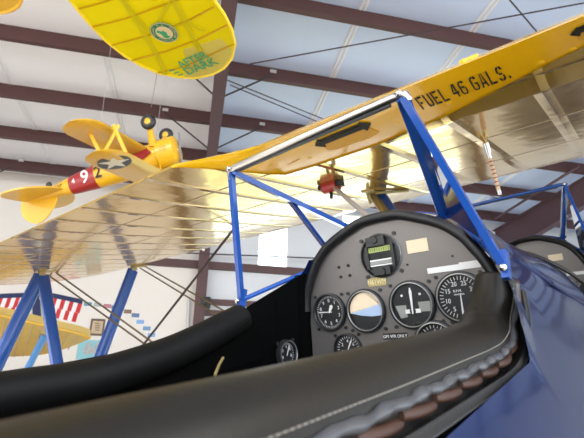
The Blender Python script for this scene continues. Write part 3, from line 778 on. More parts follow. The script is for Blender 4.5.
# metal hinge strip along the deck and its fasteners
hs = [hpl(x, y, (0, .15 + .0 * x, 0), (0, 1, 0)) for x, y in ((520, 262), (580, 302))]
def skin_pt(px, py):
    """march along the sight line to the skin"""
    d = acr(px, py); t = .4
    while t < 6:
        q = d * t; hp = half_profile(q.x); w = abs(q.y - YC)
        for (w0, z0), (w1, z1) in zip(hp, hp[1:]):
            if w0 <= w <= w1 and q.z <= lerp(z0, z1, (w - w0) / max(1e-6, w1 - w0)): return q
        if w > .2 and q.z < -.02:
            for (w0, z0), (w1, z1) in zip(hp, hp[1:]):
                if z1 <= q.z <= z0 and w <= lerp(w0, w1, (q.z - z0) / min(-1e-6, z1 - z0)): return q
        t += .004
    return None
sk_ = [skin_pt(lerp(518, 584, k / 8), lerp(261, 305, k / 8)) for k in range(9)]
sk_ = [p for p in sk_ if p]
if len(sk_) > 2:
    bm = newbm(); tube(bm, sk_, .0035, 8); h = apart('deck_hinge', bm, M['navy'], smooth=True)
    bm = newbm()
    for k in (0, len(sk_) // 2, len(sk_) - 1): tube(bm, [sk_[k] + V((-.003, 0, .001)), sk_[k] + V((.003, 0, .001))], .0042, 8)
    apart('hinge_fasteners', bm, M['navy'], h)

# ---- windshields: frame bars, rails, panes
def windshield(dx, dz, tops, fw_, name='windshield'):
    c = lambda x, w, z: V((x + dx, YC + w, z + dz))
    top = {1: c(*tops[0]), -1: c(*tops[1])}
    aft = {s: c(.592, s * .228, .004) for s in (1, -1)}
    fwd = {s: c(fw_[0], s * fw_[1], fw_[2]) for s in (1, -1)}
    bm = newbm()
    for s in (1, -1):
        bar(bm, top[s], aft[s], .0095, .009, (1, 0, 0))
        bar(bm, top[s], fwd[s], .018, .009, (0, s, .4))
        tube(bm, [aft[s] + V((0, 0, .002)), c(.735, s * .168, .050), c(.78, s * .125, .088), fwd[s]], .0048, 8)
        if s == 1 and dx == 0: bar(bm, top[s].lerp(fwd[s], .40), c(.80, s * .150, .07), .012, .006, (0, s, .4))
        bar(bm, aft[s] + V((-.003, 0, -.012)), aft[s] + V((.008, 0, .022)), .014, .009, (1, 0, 0))
    tube(bm, smoothpath([fwd[1], c(.845, 0, .137), fwd[-1]], 6), .005, 8)
    f = apart(name, bm, M['blue'], label='blue framed three-pane windshield')
    bm = newbm(); a, b = top[1] + V((0, .004, .004)), top[-1] + V((0, -.004, .004))
    tube(bm, [a + V((.004, .001, -.016)), a + V((0, -.002, -.002))] + [a.lerp(b, t) for t in (.05, .3, .6, .95)] + [b + V((0, .001, -.002)), b + V((.004, 0, -.010))], .0062, 12, up=(0, 0, 1))
    apart('top_rail', bm, M['silver'] if dx == 0 else M['blue'], f, smooth=True, label='polished metal top rail' if dx == 0 else None)
    bm = newbm(); bar(bm, a.lerp(b, .06) + V((.002, 0, -.0062)), a.lerp(b, .93) + V((.002, 0, -.0062)), .005, .006, (0, 0, 1)); apart('rubber_strip', bm, M['rubber'], f)
    for s in (1, -1):
        for q in (top[s] + V((-.0075, -s * .002, .003)), aft[s] + V((-.010, 0, .002))):
            bm = newbm(); mm = mframe(q, PR, PU, PN); lathe(bm, [(0, .004), (.0035, .0035), (.0048, .002), (.0048, 0)], mm, 14); apart('screw', bm, M['chrome'], f, smooth=True)
    bm = newbm(); poly(bm, [top[1], top[-1], fwd[-1], c(.845, 0, .137), fwd[1]], None, 0); apart('front_pane', bm, M['glass'], f)
    for s in (1, -1):
        bm = newbm(); poly(bm, [top[s], aft[s], c(.735, s * .168, .050), c(.78, s * .125, .088), fwd[s]]); bmesh.ops.triangulate(bm, faces=bm.faces[:]); apart('side_pane', bm, M['glass'], f)
    return f
windshield(0, 0, ((.540, .170, .2285), (.533, -.160, .2385)), (.82, .088, .114)); windshield(1.3, 0, ((.51, .19, .268), (.51, -.19, .275)), (.855, .105, .110))

# ---- upper wing
def zdroop(y): return -.005 * max(0, (y - 1.2)) if y > 0 else 0
def prof_outer(): return [(.90, .468), (1.1, .460), (1.5, .455), (1.9, .455), (2.2, .457), (2.33, .463), (2.40, .482), (2.425, .510), (2.40, .545), (2.30, .580), (2.1, .605), (1.8, .615), (1.5, .600), (1.2, .55), (1.0, .505), (.90, .476)]
def prof_centre(): return [(1.285, .452), (1.31, .454), (1.5, .455), (1.9, .455), (2.2, .457), (2.33, .463), (2.40, .482), (2.425, .510), (2.40, .545), (2.30, .580), (2.1, .605), (1.8, .615), (1.5, .600), (1.25, .565), (1.13, .535), (1.10, .513)]
def prof(y):
    t = max(0, min(1, (abs(y - YC) - .60) / .20)); t = t * t * (3 - 2 * t)
    return [(lerp(a[0], b[0], t), lerp(a[1], b[1], t)) for a, b in zip(prof_centre(), prof_outer())]
def station(y):
    pr = prof(y); d = zdroop(y - YC + YC)
    tip = max(0, (abs(y - YC) - 3.75) / .90)
    if tip > 0:
        f = math.sqrt(max(0.0, 1 - min(1, tip) ** 2.2)); f = max(f, .06)
        mid = 1.75; pr = [(mid + (x - mid) * f, .48 + (z - .48) * max(.12, f)) for x, z in pr]
    return [(x, y, z + d) for x, z in pr]
bm = newbm(); ysw = [YC + k for k in (-.80, -.78, -.74, -.70, -.66, -.62, -.5, -.25, 0, .25, .5, .62, .66, .70, .74, .78, .80)]
loft(bm, [station(y) for y in ysw]); cs = apart('wing_center_section', bm, M['yellow'], smooth=50, label='bright yellow tank section of the upper wing')
def wing_panel(s):
    bm = newbm(); yy = [YC + s * k for k in (.803, 1.2, 1.7, 2.2, 2.8, 3.4, 3.75, 3.95, 4.15, 4.3, 4.42, 4.52, 4.58, 4.62, 4.645)]
    loft(bm, [station(y) for y in yy]); return apart('wing_panel', bm, M['fabric'], smooth=40, label='ochre doped fabric upper wing panel')
wing_panel(1); wing_panel(-1)
# gold overlay under the centre section: reflection in its yellow paint, put into colour
bm = newbm()
for k in range(len(ysw) - 1):
    A, B = station(ysw[k]), station(ysw[k + 1])
    ff = []
    for St in (A, B):
        u_ = max(0, min(.7, .55 * (.49 - St[0][1]) / .47)); q0, q1 = V(St[0]), V(St[15])
        ff.append(q0.lerp(q1, u_))
    ov = V((-.0012, 0, -.003)); poly(bm, [ff[0] + ov, V(A[0]) + ov, V(B[0]) + ov, ff[1] + ov]); poly(bm, [V(A[0]) + ov, V(A[1]) - V((0, 0, .003)), V(B[1]) - V((0, 0, .003)), V(B[0]) + ov])
    for j in range(1, 5):
        poly(bm, [V(A[j]) - V((0, 0, .003)), V(A[j + 1]) - V((0, 0, .003)), V(B[j + 1]) - V((0, 0, .003)), V(B[j]) - V((0, 0, .003))])
bmesh.ops.remove_doubles(bm, verts=bm.verts, dist=1e-4)
apart('belly_reflection', bm, M['fabric'], cs, smooth=True, label='gold glossy overlay painted as the reflection under the tank section')
# rear face lettering and hand grips
FP = V((1.10, 0, .513)); FE = (V((1.10, 0, .513)) - V((1.285, 0, .452))).normalized(); FNRM = PR.cross(FE).normalized()
def face(px, py, out=0.0): return hpl(px, py, FP, FNRM) + FNRM * out
GL = {   # stencil letters as rectangles/quads on a 0..1 x 0..1.5 box, with gaps
 'F': [[(0, 0), (.22, 0), (.22, .68), (0, .68)], [(0, .78), (.22, .78), (.22, 1.5), (0, 1.5)], [(.3, 1.3), (.95, 1.3), (.95, 1.5), (.3, 1.5)], [(.3, .66), (.75, .66), (.75, .84), (.3, .84)]],
 'U': [[(0, .25), (.22, .25), (.22, 1.5), (0, 1.5)], [(.75, .25), (.97, .25), (.97, 1.5), (.75, 1.5)], [(.05, .2), (.2, 0), (.43, 0), (.43, .2), (.25, .25)], [(.53, 0), (.78, 0), (.93, .2), (.72, .25), (.53, .2)]],
 'E': [[(0, 0), (.22, 0), (.22, 1.5), (0, 1.5)], [(.3, 1.3), (.95, 1.3), (.95, 1.5), (.3, 1.5)], [(.3, .66), (.75, .66), (.75, .84), (.3, .84)], [(.3, 0), (.95, 0), (.95, .2), (.3, .2)]],
 'L': [[(0, 0), (.22, 0), (.22, 1.5), (0, 1.5)], [(.3, 0), (.95, 0), (.95, .2), (.3, .2)]],
 '4': [[(.55, 0), (.77, 0), (.77, .36), (.55, .36)], [(.55, .62), (.77, .62), (.77, 1.5), (.55, 1.5)], [(0, .4), (.95, .4), (.95, .58), (0, .58)], [(0, .62), (.2, .62), (.52, 1.35), (.52, 1.5), (.4, 1.5)]],
 '6': [[(0, .2), (.22, .2), (.22, 1.3), (0, 1.3)], [(.05, 1.3), (.25, 1.5), (.45, 1.5), (.45, 1.32), (.28, 1.28)], [(.55, 1.5), (.75, 1.5), (.92, 1.3), (.75, 1.2), (.55, 1.32)], [(.75, .2), (.97, .2), (.97, .75), (.75, .75)], [(.25, .72), (.72, .72), (.72, .9), (.25, .9)], [(.08, .18), (.25, 0), (.45, 0), (.45, .18)], [(.55, 0), (.75, 0), (.92, .18), (.55, .18)]],
 'G': [[(0, .2), (.22, .2), (.22, 1.3), (0, 1.3)], [(.05, 1.3), (.25, 1.5), (.45, 1.5), (.45, 1.32), (.28, 1.28)], [(.55, 1.5), (.75, 1.5), (.95, 1.25), (.75, 1.15), (.55, 1.32)], [(.75, .2), (.97, .2), (.97, .62), (.75, .62)], [(.5, .66), (.97, .66), (.97, .82), (.5, .82)], [(.08, .18), (.25, 0), (.45, 0), (.45, .18)], [(.55, 0), (.75, 0), (.92, .18), (.55, .18)]],
 'A': [[(0, 0), (.22, 0), (.44, 1.5), (.34, 1.5)], [(.75, 0), (.97, 0), (.63, 1.5), (.53, 1.5)], [(.26, .35), (.71, .35), (.67, .52), (.30, .52)]],
 'S': [[(.05, .85), (.05, 1.3), (.25, 1.5), (.45, 1.5), (.45, 1.32), (.27, 1.25), (.27, .9)], [(.55, 1.5), (.75, 1.5), (.95, 1.2), (.75, 1.15), (.55, 1.32)], [(.2, .82), (.3, .66), (.75, .66), (.72, .84)], [(.73, .62), (.95, .62), (.95, .2), (.75, 0), (.55, 0), (.55, .18), (.73, .25)], [(.02, .35), (.22, .35), (.45, .18), (.45, 0), (.25, 0)]],
 '.': [[(.1, 0), (.35, 0), (.35, .25), (.1, .25)]]}
def stencil(txt, p0, p1, height, m, name, parent):
    """letters from baseline point p0 to p1 on the rear face"""
    x = (p1 - p0); n = sum(.55 if c == ' ' else (.4 if c == '.' else 1.28) for c in txt); adv = x.length / n; x = x.normalized(); y = FNRM.cross(x).normalized()
    bm = newbm(); u = 0
    for c in txt:
        if c != ' ':
            for q in GL[c]: poly(bm, [p0 + x * ((u + a) * adv) + y * (b / 1.5 * height) for a, b in q], FNRM, .0006)
        u += .55 if c == ' ' else (.4 if c == '.' else 1.28)
    apart(name, bm, m, parent)
pA, pB = face(423, 109, .002), face(512, 77, .002)
hgt = (face(466, 79, 0) - face(469, 93, 0)).length
stencil('FUEL 46 GALS.', pA, pB, hgt, M['ink'], 'fuel_lettering', cs)
def grip(pa, pb, w_px):
    a, b = face(*pa, .002), face(*pb, .002); x = (b - a).normalized(); y = FNRM.cross(x).normalized(); L = (b - a).length
    h = L * .085
    bm = newbm()
    for p in ([(0, 0), (L * .13, h * 1.35), (L * .15, h * .55), (L * .15, -h * .55), (L * .13, -h * 1.35)], [(L * .15, h * .55), (L * .85, h * .55), (L * .85, -h * .55), (L * .15, -h * .55)], [(L, 0), (L * .87, -h * 1.35), (L * .85, -h * .55), (L * .85, h * .55), (L * .87, h * 1.35)]):
        poly(bm, [a + x * u + y * v for u, v in p], FNRM, .003)
    g = apart('hand_grip', bm, M['ink'], cs, label='black double-arrow hand grip slot')
    bm = newbm()
    poly(bm, [a + x * u + y * v - FNRM * .001 for u, v in ((L * .12, -h * .6), (L * .9, -h * .6), (L * .98, -h * 3.0), (L * .80, -h * 3.5), (L * .2, -h * 3.2), (L * .08, -h * 2.6))], FNRM, .0015)
    apart('grip_recess', bm, M['recess'], cs)
    bm = newbm(); bar(bm, a + x * L * .1 + y * h * .9 + FNRM * .001, a + x * L * .9 + y * h * .9 + FNRM * .001, .003, .004, FNRM); apart('grip_lip', bm, M['ink'], cs)
grip((315, 145), (371, 122.5), 8); grip((570, 34), (640, 4), 8)
for px, py in ((397, 123), (541, 63), (573, 50), (413, 118), (450, 103), (310, 158)):
    bm = newbm(); mm = mframe(face(px, py, 0), PR, FE, FNRM); lathe(bm, [(.0, .0012), (.006, .0012), (.0085, 0)], mm, 18); apart('rivet', bm, M['yellow'], cs, smooth=True)
bm = newbm(); p = face(464, 72, 0) + V((.03, 0, .012)); mm = mframe(p, (1, 0, 0), (0, 1, 0), (0, 0, 1)); lathe(bm, [(0, .030), (.015, .030), (.017, .026), (.017, .0), (.011, -.012)], mm, 8)
box(bm, p + V((0, -.02, .028)), (.016, .03, .008)); apart('filler_cap', bm, M['yellow'], cs, label='yellow filler cap on the tank')
# faint stencilled part numbers at the port end of the rear face
bm = newbm(); m0 = mframe(face(290, 163, .0015), face(330, 146, .0015) - face(290, 163, .0015), FNRM.cross(face(330, 146, .0015) - face(290, 163, .0015)), FNRM)
text_bm(bm, 'A1-E3-2 (11-2)-6-94', .012, m0); apart('part_number', bm, M['recess'], cs)
# sight gauge hanging below the tank
bm = newbm(); a = hit(487, 150, 1, YC); b = hit(499.5, 193, 1, YC); a = V((a.x, YC, .455))
ax_ = (b - a).normalized()
sg = None
tube(bm, [a, a + ax_ * .035], .011, 12); tube(bm, [a + ax_ * .035, a + ax_ * .055], .0075, 10)
sg = apart('fuel_sight_gauge', bm, M['chrome'], smooth=40, label='hanging glass fuel sight gauge with red marks')
bm = newbm(); tube(bm, [a + ax_ * .05, b - ax_ * .012], .0072, 12); apart('glass_tube', bm, M['cream'], sg, smooth=True)
bm = newbm(); tube(bm, [b - ax_ * .018, b + ax_ * .006], .007, 12); apart('end_fitting', bm, M['chrome'], sg)
bm = newbm(); LT = (b - a).length
for k in range(7):
    c = a + ax_ * (.065 + (LT - .095) * k / 6); tube(bm, [c, c + ax_ * .004], .0078, 12)
apart('red_marks', bm, M['red'], sg)
# cabane struts and fittings under the wing
for s, (pa, pb) in ((1, ((373, 194), (386, 214))), (1, ((381, 193), (396, 216)))):
    p = hit(*pa, 2, .452); q = hit(*pb, 1, p.y - .09); dirn = (q - p).normalized()
    bm = newbm(); tube(bm, [p, p + dirn * .5], .02, 12, flat=(.013, .024)); apart('cabane_strut', bm, M['silver'] if pa[0] == 373 else M['blue'], smooth=True)
p = hit(371, 192, 2, .452)
bm = newbm(); box(bm, p, (.12, .04, .012)); tube(bm, [p + V((0, -.02, -.01)), p + V((.16, -.12, -.004))], .007, 8); tube(bm, [p + V((0, .02, 0)), p + V((.02, .02, -.05))], .008, 8); apart('strut_fitting', bm, M['gold'])
p = hit(331, 186, 2, .44)  # red cylinder with black arms under the wing
bm = newbm(); tube(bm, [p + V((0, -.035, .0)), p + V((0, .035, .0))], .028, 14); rf = apart('red_piece', bm, M['red'], smooth=40, label='small red piece hanging under the wing')
bm = newbm(); box(bm, p + V((0, -.045, 0)), (.05, .012, .02)); box(bm, p + V((0, .045, .0)), (.05, .012, .02)); tube(bm, [p, p + V((-.01, 0, -.055))], .007, 8); box(bm, p + V((.02, 0, .01)), (.02, .07, .03)); apart('black_arm', bm, M['black'], rf)
bm = newbm(); tube(bm, [p + V((0, -.01, -.005)), hit(372, 220, 1, p.y - .32)], .009, 8); apart('control_tube', bm, M['clip'], smooth=True)
# interplane N struts (port), the pair on the starboard side mirrored
ST = 3.66 - YC
rt = hit(40.5, 275, 2, .418); ft = hit(133, 270, 2, .418)
ys_ = (rt.y + ft.y) / 2
rt = V((rt.x, rt.y, .418)); ft = V((ft.x, ft.y, .418))
fb = hit(69, 440, 1, ft.y - .05); rb = hit(-40, 440, 1, rt.y - .05)
def mirror(p): return V((p.x, 2 * YC - p.y, p.z))
for mr in (0, 1):
    for a_, b_, c_ in ((rt, rb, .105), (rt + V((.02, 0, 0)), fb, .10), (ft, fb, .105)):
        a, b = (mirror(a_), mirror(b_)) if mr else (a_, b_)
        bm = newbm(); n = (b - a); tube(bm, [a, a + n * .03, a + n * .97, b], .03, 14, up=(1, 0, 0), flat=(c_ / 2, .014)); apart('interplane_strut', bm, M['blue'], smooth=True)
for p in (rt, ft):
    bm = newbm(); box(bm, p + V((.01, 0, .02)), (.05, .03, .05)); tube(bm, [p + V((0, -.03, .03)), p + V((.10, -.07, .03))], .012, 8); apart('strut_fitting', bm, M['gold'])
# flying wires in pairs and the landing wire
lf = hit(245, 425, 1, YC + .42)
def wire(p, q, r=.006, m='wire', ext=0):
    bm = newbm(); tube(bm, [p, q + (q - p) * ext], r, 6); apart('bracing_wire', bm, M[m], smooth=True)
for (a, b) in (((48, 275), (146, 345)), ((55, 272), (152, 342)), ((140, 268), (214, 313)), ((146, 267), (219, 308))):
    p = hit(*a, 2, .452); q = hit(*b, 1, lerp(p.y, YC + .4, .38)); wire(p, q, .0075, 'wire', 1.2)
p = hit(236, 226, 2, .455); q = fb; wire(p, q, .0085, 'rod')
# lower wing, tail and gear so the machine stands on the floor
bm = newbm()
for s in (1, -1):
    yy = [YC + s * k for k in (.36, 1.5, 3.0, 4.2, 4.5, 4.6)]
    loft(bm, [[(1.15 + (x - 1.65) * (1 if abs(y - YC) < 4.3 else .6), y, -1.42 + (z - .46) + .02 * abs(y - YC)) for x, z in prof_outer()] for y in yy])
apart('lower_wing', bm, M['fabric'], smooth=40)
bm = newbm(); rings = []
for x, r, z in ((-2.2, .36, -.55), (-3.4, .22, -.42), (-4.6, .08, -.30), (-4.9, .03, -.28)):
    rings.append([(x, YC + r * math.cos(2 * pi * k / 16), z + r * 1.35 * math.sin(2 * pi * k / 16)) for k in range(16)])
loft(bm, rings); apart('tail_cone', bm, M['skin'], smooth=True)
bm = newbm(); rings = []
for x, r in ((3.5, .40), (3.9, .44), (4.3, .42), (4.4, .3)):
    rings.append([(x, YC + r * math.cos(2 * pi * k / 20), -.5 + r * math.sin(2 * pi * k / 20)) for k in range(20)])
loft(bm, rings); apart('engine_cowling', bm, M['skin'], smooth=True)

# =================================================================== HANGING MODELS
# translucent yellow model wing overhead
KP = V((0, 0, HC + 2.0)); KN = V((0, 0, 1))
def kp(x, y): return wpl(x, y, KP, KN)
kw = thing('hanging_model_wing', 'large translucent yellow model aircraft wing with green lettering hanging under the roof', 'model airplane', kp(180, 40))
ko = kw.location.copy()
span = (kp(70, 0) - kp(125, 58)).normalized()
chord = None
right = [kp(*q) for q in ((214, 0), (224, 14), (232, 30), (235, 44), (232, 58), (224, 68), (212, 74.5), (195, 78), (178, 77), (160, 73.5), (142, 66), (125, 56), (106, 41), (88, 22), (70, 0))]
outl = [right[0] + span * 1.3] + right + [right[-1] + span * 1.3]
bm = newbm(); poly(bm, outl, (0, 0, 1), .004); link('wing_film', bm, M['glowy'], kw, off=ko)
bm = newbm(); tube(bm, [p for p in outl], .010, 6); link('wing_edge', bm, M['edge'], kw, off=ko, smooth=True)
pale = [kp(*q) for q in ((183, 49), (200, 44), (221, 38), (233, 50), (231, 59), (224, 67), (212, 73.5), (196, 77), (184, 77), (187, 62))]
bm = newbm(); poly(bm, [p - V((0, 0, .003)) for p in pale], (0, 0, 1), .001); link('pale_patch', bm, M['glowp'], kw, off=ko)
def kline(pts, r, m, nm):
    bm = newbm(); tube(bm, [kp(*q) - V((0, 0, .006)) for q in pts], r, 6, flat=(.002, r), up=(0, 0, 1)); link(nm, bm, M[m], kw, off=ko)
for pts in (((79, 8), (105, 1), (130, -8)), ((93, 26), (125, 18), (158, 6), (185, -4)), ((111, 45), (150, 34), (190, 19), (214, 6)), ((131, 60), (165, 51), (200, 38), (228, 24)), ((156, 72.5), (185, 66), (215, 52), (235, 43))):
    kline(pts, .007, 'rib', 'rib')
for pts in (((120, -6), (140, 26), (160, 60), (165, 74)), ((171, -6), (185, 22), (200, 50)),):
    kline(pts, .022, 'spar', 'spar')
for pts in (((122, 0), (152, 33), (190, 20)), ((152, 33), (170, 0)), ((185, 22), (205, 30))): kline(pts, .016, 'spar', 'diagonal_brace')
def kframe(px, py, qx, qy):
    a, b = kp(px, py), kp(qx, qy); x = (b - a).normalized(); n = V((0, 0, -1)); return mframe(a + n * .012, x, n.cross(x), n)
m = kframe(164.5, 31, 174.5, 28)
rad = (kp(176.5, 28) - kp(164.5, 31)).length * 1.0
bm = newbm(); disc(bm, (0, 0), rad, 0, .002, m, 40); badge = link('round_badge', bm, M['green2'], kw, off=ko); badge['label'] = 'round green and cream badge'
bm = newbm(); lathe(bm, [(rad * .98, .0022), (rad * .98, .0035), (rad * .93, .0035), (rad * .93, .0022)], m, 40); disc(bm, (0, 0), rad * .62, .002, .0035, m, 32)
for k, ch in enumerate('TEXAS R.C. MEMBER FLYERS '):
    if ch == ' ': continue
    a = math.radians(180 - k * 14.4); mm = m @ Matrix.Translation((rad * .77 * math.cos(a), rad * .77 * math.sin(a), .003)) @ Matrix.Rotation(a - pi / 2, 4, 'Z'); text_bm(bm, ch, rad * .22, mm)
link('badge_ring', bm, M['cream'], badge, off=ko)
bm = newbm()
poly(bm, [m @ V((rad * a, rad * b, .0045)) for a, b in ((-.5, .25), (-.3, .42), (-.1, .2), (.05, .25), (.2, .0), (.1, -.3), (.3, -.45), (-.1, -.55), (-.3, -.35), (-.25, -.05))]); link('badge_emblem', bm, M['green'], badge, off=ko)
m = kframe(196, 62, 211, 56.2); bm = newbm(); Lr = (kp(213, 55.5) - kp(180, 67.5)).length
text_bm(bm, 'AFTER', Lr * .33, m, (0, Lr * .125), 0, .0005, 1.0, .92, .001); text_bm(bm, 'DARK', Lr * .36, m, (Lr * .02, -Lr * .15), 0, .0005, 1.0, 1.0, .001)
for k in range(3):
    box(bm, (-Lr * .70 + k * .012, Lr * (.06 - k * .11), 0), (Lr * .16, Lr * .03, .002), m)
link('lettering', bm, M['green'], kw, off=ko)
bm = newbm(); tube(bm, [kp(157, 74), wdep(151, 107, 4.6)], .003, 5); tube(bm, [kp(150, 10), hang(kp(150, 10))], .003, 5); link('suspension_wire', bm, M['clip'], kw, off=ko)
# second one, only a tip in view
k2 = thing('hanging_model_wing', 'rounded yellow wing tip of a hanging model cut by the upper left corner', 'model airplane', kp(5, 3)); k2o = k2.location.copy()
tipp = [kp(*q) for q in ((22, -2), (19, 5), (13, 9.5), (6, 12), (-4, 13), (-20, 10), (-40, 2), (-50, -12), (20, -14))]
bm = newbm(); poly(bm, smoothpath(tipp[:8], 3) + [tipp[8]], (0, 0, 1), .03); link('wing_film', bm, M['model2'], k2, off=k2o)
bm = newbm(); tube(bm, tipp[:6], .012, 6); link('wing_edge', bm, M['model'], k2, off=k2o)
bm = newbm(); tube(bm, [kp(0, -8), hang(kp(0, -8))], .003, 5); link('suspension_wire', bm, M['clip'], k2, off=k2o)

# inverted yellow biplane model
D = 4.6; S = 1.722          # fuselage length in metres
nx = (CR * .9533 + CU * .2759 - CF * .1232).normalized(); pyv = CR * -.1689 + CU * .1487 - CF * .9743; pyv = (pyv - nx * pyv.dot(nx)).normalized(); uz = nx.cross(pyv).normalized()
mo = wdep(141.8, 161.0, D)
Mm = mframe(mo, nx, pyv, uz)
mb = thing('model_biplane', 'small yellow biplane model with red band and white star hanging upside down from the roof', 'model airplane', matrix=Mm)
def mpart(name, bm, m, parent=None, smooth=False, label=None):
    for v in bm.verts: v.co *= S
    o = link(name, bm, m, parent or mb, smooth)
    if label: o['label'] = label
    return o
bm = newbm()
secs = [(.235, .065, .0), (.225, .082, .0), (.12, .084, .0), (.115, .076, .0), (.02, .080, .005), (-.10, .080, .005), (-.25, .072, .008), (-.45, .054, .014), (-.62, .030, .02), (-.72, .012, .022)]
frad = [(-.235, .082), (.10, .080), (.25, .072), (.45, .054), (.62, .030), (.72, .012)]
def fsec(x, r, z, n=16): return [(x, r * .86 * math.cos(2 * pi * k / n), z + r * 1.08 * math.sin(2 * pi * k / n)) for k in range(n)]
loft(bm, [fsec(*s) for s in secs]); mpart('fuselage', bm, M['model'], smooth=40)
bm = newbm(); rb = []
for x in (-.285, -.33, -.38, -.42, -.45, -.465):
    r = interp(-x, frad); z = interp(-x, [(.25, .008), (.45, .014), (.62, .02)])
    rb.append(fsec(x, r + .0012, z))
loft(bm, rb, caps=False); mpart('red_band', bm, M['mred'], smooth=True, label='red band around the rear fuselage')
bm = newbm(); lathe(bm, [(0, .012), (.012, .010), (.012, 0)], Matrix.Translation((.235, 0, 0)) @ Matrix.Rotation(pi / 2, 4, 'Y'), 12)
bar(bm, (.246, .085 * .5, .12), (.246, -.085 * .5, -.12), .018, .004, (0, 1, 0))
mpart('propeller', bm, M['chrome'])
def mwing(zc, xle, chord, span0, span1, sgn, name, m='model2'):
    bm = newbm(); rings = []
    for t in (0, .3, .6, .8, .9, .96, 1.0):
        y = sgn * lerp(span0, span1, t); f = 1 if t <= .8 else math.sqrt(max(.02, 1 - ((t - .8) / .2) ** 2)); c = chord * f; x0 = xle - chord * .45 * (1 - f)
        rings.append([(x0 - c * a, y, zc + .03 * t * .6 + b * c) for a, b in ((0, 0), (.03, .04), (.2, .085), (.45, .08), (.8, .03), (1, 0), (.7, -.012), (.3, -.02), (.06, -.022))])
    loft(bm, rings); return mpart(name, bm, M[m], smooth=40)
SPN = .64
up_w = [mwing(.150, .175, .20, .0, SPN, s, 'upper_wing') for s in (1, -1)]
lo_w = [mwing(-.045, .075, .20, .03, SPN * .96, s, 'lower_wing') for s in (1, -1)]
# insignia on top of both upper wing tips, and the red chord band
for s in (1, -1):
    bm = newbm(); cz = .150 + .018 * .74 + .0155; c = (.085, s * SPN * .76)
    mm = Matrix.Translation((c[0], c[1], cz)) @ Matrix.Rotation(-s * .03, 4, 'X')
    disc(bm, (0, 0), .078, 0, .002, mm, 28); ins = mpart('roundel', bm, M['starblue'])
    bm = newbm(); poly(bm, [mm @ V(((.074 if j % 2 == 0 else .029) * math.sin(j * pi / 5 + .4), (.074 if j % 2 == 0 else .029) * math.cos(j * pi / 5 + .4), .0025)) for j in range(10)], (0, 0, 1), .001); mpart('star', bm, M['white'], ins, label='white star')
for s in (1, -1):
    for a, b in (((.13, .46, -.025), (.14, .46, .14)), ((.0, .46, -.025), (.02, .46, .14)), ((.02, .46, .14), (.13, .46, -.025))):
        bm = newbm(); tube(bm, [(a[0] - .03, s * a[1], a[2]), (b[0], s * b[1], b[2] + .01)], .006, 8, flat=(.010, .004), up=(1, 0, 0)); mpart('interplane_strut', bm, M['model'])
for a, b in (((.12, .03, .05), (.13, .07, .155)), ((.02, .03, .05), (.03, .07, .155)), ((.12, -.03, .05), (.13, -.07, .155)), ((.02, -.03, .05), (.03, -.07, .155))):
    bm = newbm(); tube(bm, [a, b], .005, 6); mpart('cabane_strut', bm, M['model'])
for s in (1, -1):
    bm = newbm(); tube(bm, [(.11, s * .05, -.05), (.135, s * .105, -.15)], [.026, .015], 10); gl = mpart('gear_leg', bm, M['model'], smooth=True)
    bm = newbm(); mm = Matrix.Translation((.138, s * .115, -.165)) @ Matrix.Rotation(pi / 2, 4, 'X')
    lathe(bm, [(.018, .014), (.034, .016), (.044, .008), (.046, 0), (.044, -.008), (.034, -.016), (.018, -.014)], mm, 24); wh_ = mpart('wheel', bm, M['rubber'], smooth=True)
    bm = newbm(); lathe(bm, [(0, .017), (.016, .016), (.022, .012), (.022, -.012), (.016, -.016), (0, -.017)], mm, 20); mpart('hub', bm, M['model'], wh_, smooth=True)
bm = newbm(); mm = Matrix.Translation((-.62, 0, -.035)) @ Matrix.Rotation(pi / 2, 4, 'X'); lathe(bm, [(0, .008), (.016, .008), (.022, 0), (.016, -.008), (0, -.008)], mm, 16); mpart('tail_wheel', bm, M['rubber'], smooth=True)
bm = newbm(); fin = smoothpath([(-.56, 0, .03), (-.60, 0, .10), (-.67, 0, .165), (-.74, 0, .18), (-.81, 0, .13), (-.825, 0, .05), (-.78, 0, -.005), (-.70, 0, 0)], 4); poly(bm, [p + V((0, -.006, 0)) for p in fin], (0, 1, 0), .012); mpart('fin', bm, M['model'])
for s in (1, -1):
    bm = newbm(); st = smoothpath([(-.50, s * .01, .025), (-.54, s * .12, .028), (-.62, s * .21, .03), (-.72, s * .235, .03), (-.79, s * .19, .03), (-.78, s * .02, .028)], 4); poly(bm, [p + V((0, 0, -.005)) for p in st], (0, 0, 1), .01); mpart('tailplane', bm, M['model2'])
# markings on the port side, read upright in the inverted attitude
def mside(x, z, r, size, txt, m, name):
    fr_ = mframe(V((x, r, z)), (1, 0, 0), (0, 0, -1), (0, 1, 0) if False else V((1, 0, 0)).cross(V((0, 0, -1))))
    bm = newbm(); text_bm(bm, txt, size, fr_, ext=.0008, bold=.001); mpart(name, bm, M[m])
def mtext(x, size, txt, m, z=None):
    r = interp(-x, frad) * .86 + .002; mside(x, .012 if z is None else z, r, size, txt, m, 'number_lettering')
mtext(-.345, .11, '9', 'white'); mtext(-.255, .10, '2', 'ink'); mtext(-.545, .04, 'NAVY', 'ink', .014); mtext(-.425, .04, '4', 'white'); mtext(.17, .045, '02', 'recess', -.005)
bm = newbm(); poly(bm, [(-.18, .069, .03), (-.10, .072, -.01), (.08, .074, -.03), (.10, .074, .0), (.02, .073, .035)], (0, 1, 0), .004); mpart('red_flash', bm, M['mred'])
bm = newbm()
for x in (-.02, -.12):
    box(bm, (x, 0, .062), (.075, .07, .02))
mpart('cockpit_opening', bm, M['ink'])
bm = newbm()
for q in ((.12, .03, -.07), (-.3, 0, -.05)):
    p = Mm.inverted() @ hang(Mm @ (V(q) * S)); tube(bm, [V(q), p / S], .0012, 5)
mpart('suspension_wire', bm, M['clip'])

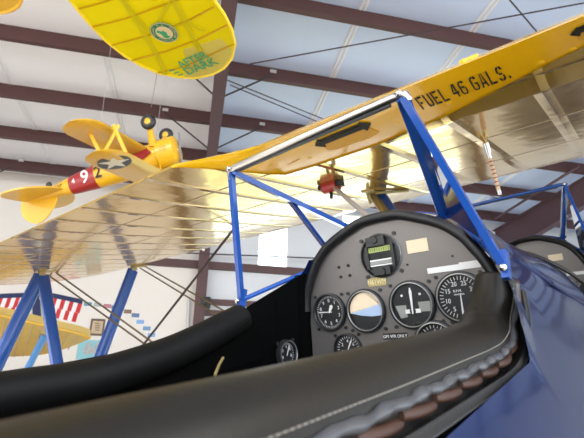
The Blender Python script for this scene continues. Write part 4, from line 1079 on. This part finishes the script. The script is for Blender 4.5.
# =================================================================== LIGHT, SKY, CAMERA
w = bpy.data.worlds.new('world'); scn.world = w; w.use_nodes = True
nt = w.node_tree; bg = nt.nodes['Background']; bg.inputs[0].default_value = (.82, .90, 1.0, 1); bg.inputs[1].default_value = 5.0
def area(name, loc, target, sx, sy, power, color=(1, 1, 1)):
    L = bpy.data.lights.new(name, 'AREA'); L.shape = 'RECTANGLE'; L.size = sx; L.size_y = sy; L.energy = power; L.color = color
    o = bpy.data.objects.new(name, L); col.objects.link(o); o.location = loc
    o.rotation_euler = (V(target) - V(loc)).to_track_quat('-Z', 'Y').to_euler(); return o
area('hangar_door_daylight', (3, YB + .3, 2.6), (1, 6, 3.5), 14, 4.5, 330, (1, .97, .93))
area('left_fill_daylight', (XL + .3, -1.5, 3.0), (0, 0.5, 3.2), 9, 4.5, 480, (1, .96, .90))  # light added from the left, no door modelled in that wall
area('side_door_daylight', (XR - .3, 1, 2.4), (0, 3, 4.5), 9, 4, 330, (.85, .93, 1))
area('overhead_fill', (-4.5, 0.5, 5.6), (-4.5, 3, 0), 1.2, 1.2, 120, (1, .95, .88))  # added overhead fill for the hangar, no lamp seen here
area('overhead_fill', (4.2, -2.0, 5.6), (2, 2, 0), 1.2, 1.2, 160, (1, .97, .92))  # second added overhead fill, likewise without a visible lamp
area('floor_bounce_fill', (-2, 3.5, .3), (-2, 4.5, 6), 8, 6, 170, (1, .95, .9))  # added upward fill standing in for light bounced off the floor
sun = bpy.data.lights.new('sun', 'SUN'); sun.energy = 9; sun.angle = .01; so = bpy.data.objects.new('sun', sun); col.objects.link(so)
so.rotation_euler = (V((0.2, -.75, -.75))).to_track_quat('-Z', 'Y').to_euler()

cam = bpy.data.cameras.new('camera'); co = bpy.data.objects.new('camera', cam); col.objects.link(co)
cam.sensor_width = 36; cam.lens = FPX / 584 * 36; cam.clip_start = .01; cam.clip_end = 300
mc = Matrix((CR, CU, -CF)).transposed().to_4x4(); mc.translation = CAM; co.matrix_world = mc
cam.dof.use_dof = True; cam.dof.focus_distance = .95; cam.dof.aperture_fstop = cam.lens / 2.4
scn.camera = co
scn.view_settings.view_transform = 'Standard'; scn.view_settings.look = 'None'; scn.view_settings.exposure = 0.12
scn.cycles.max_bounces = 10; scn.cycles.transparent_max_bounces = 16
scn.cycles.use_denoising = True
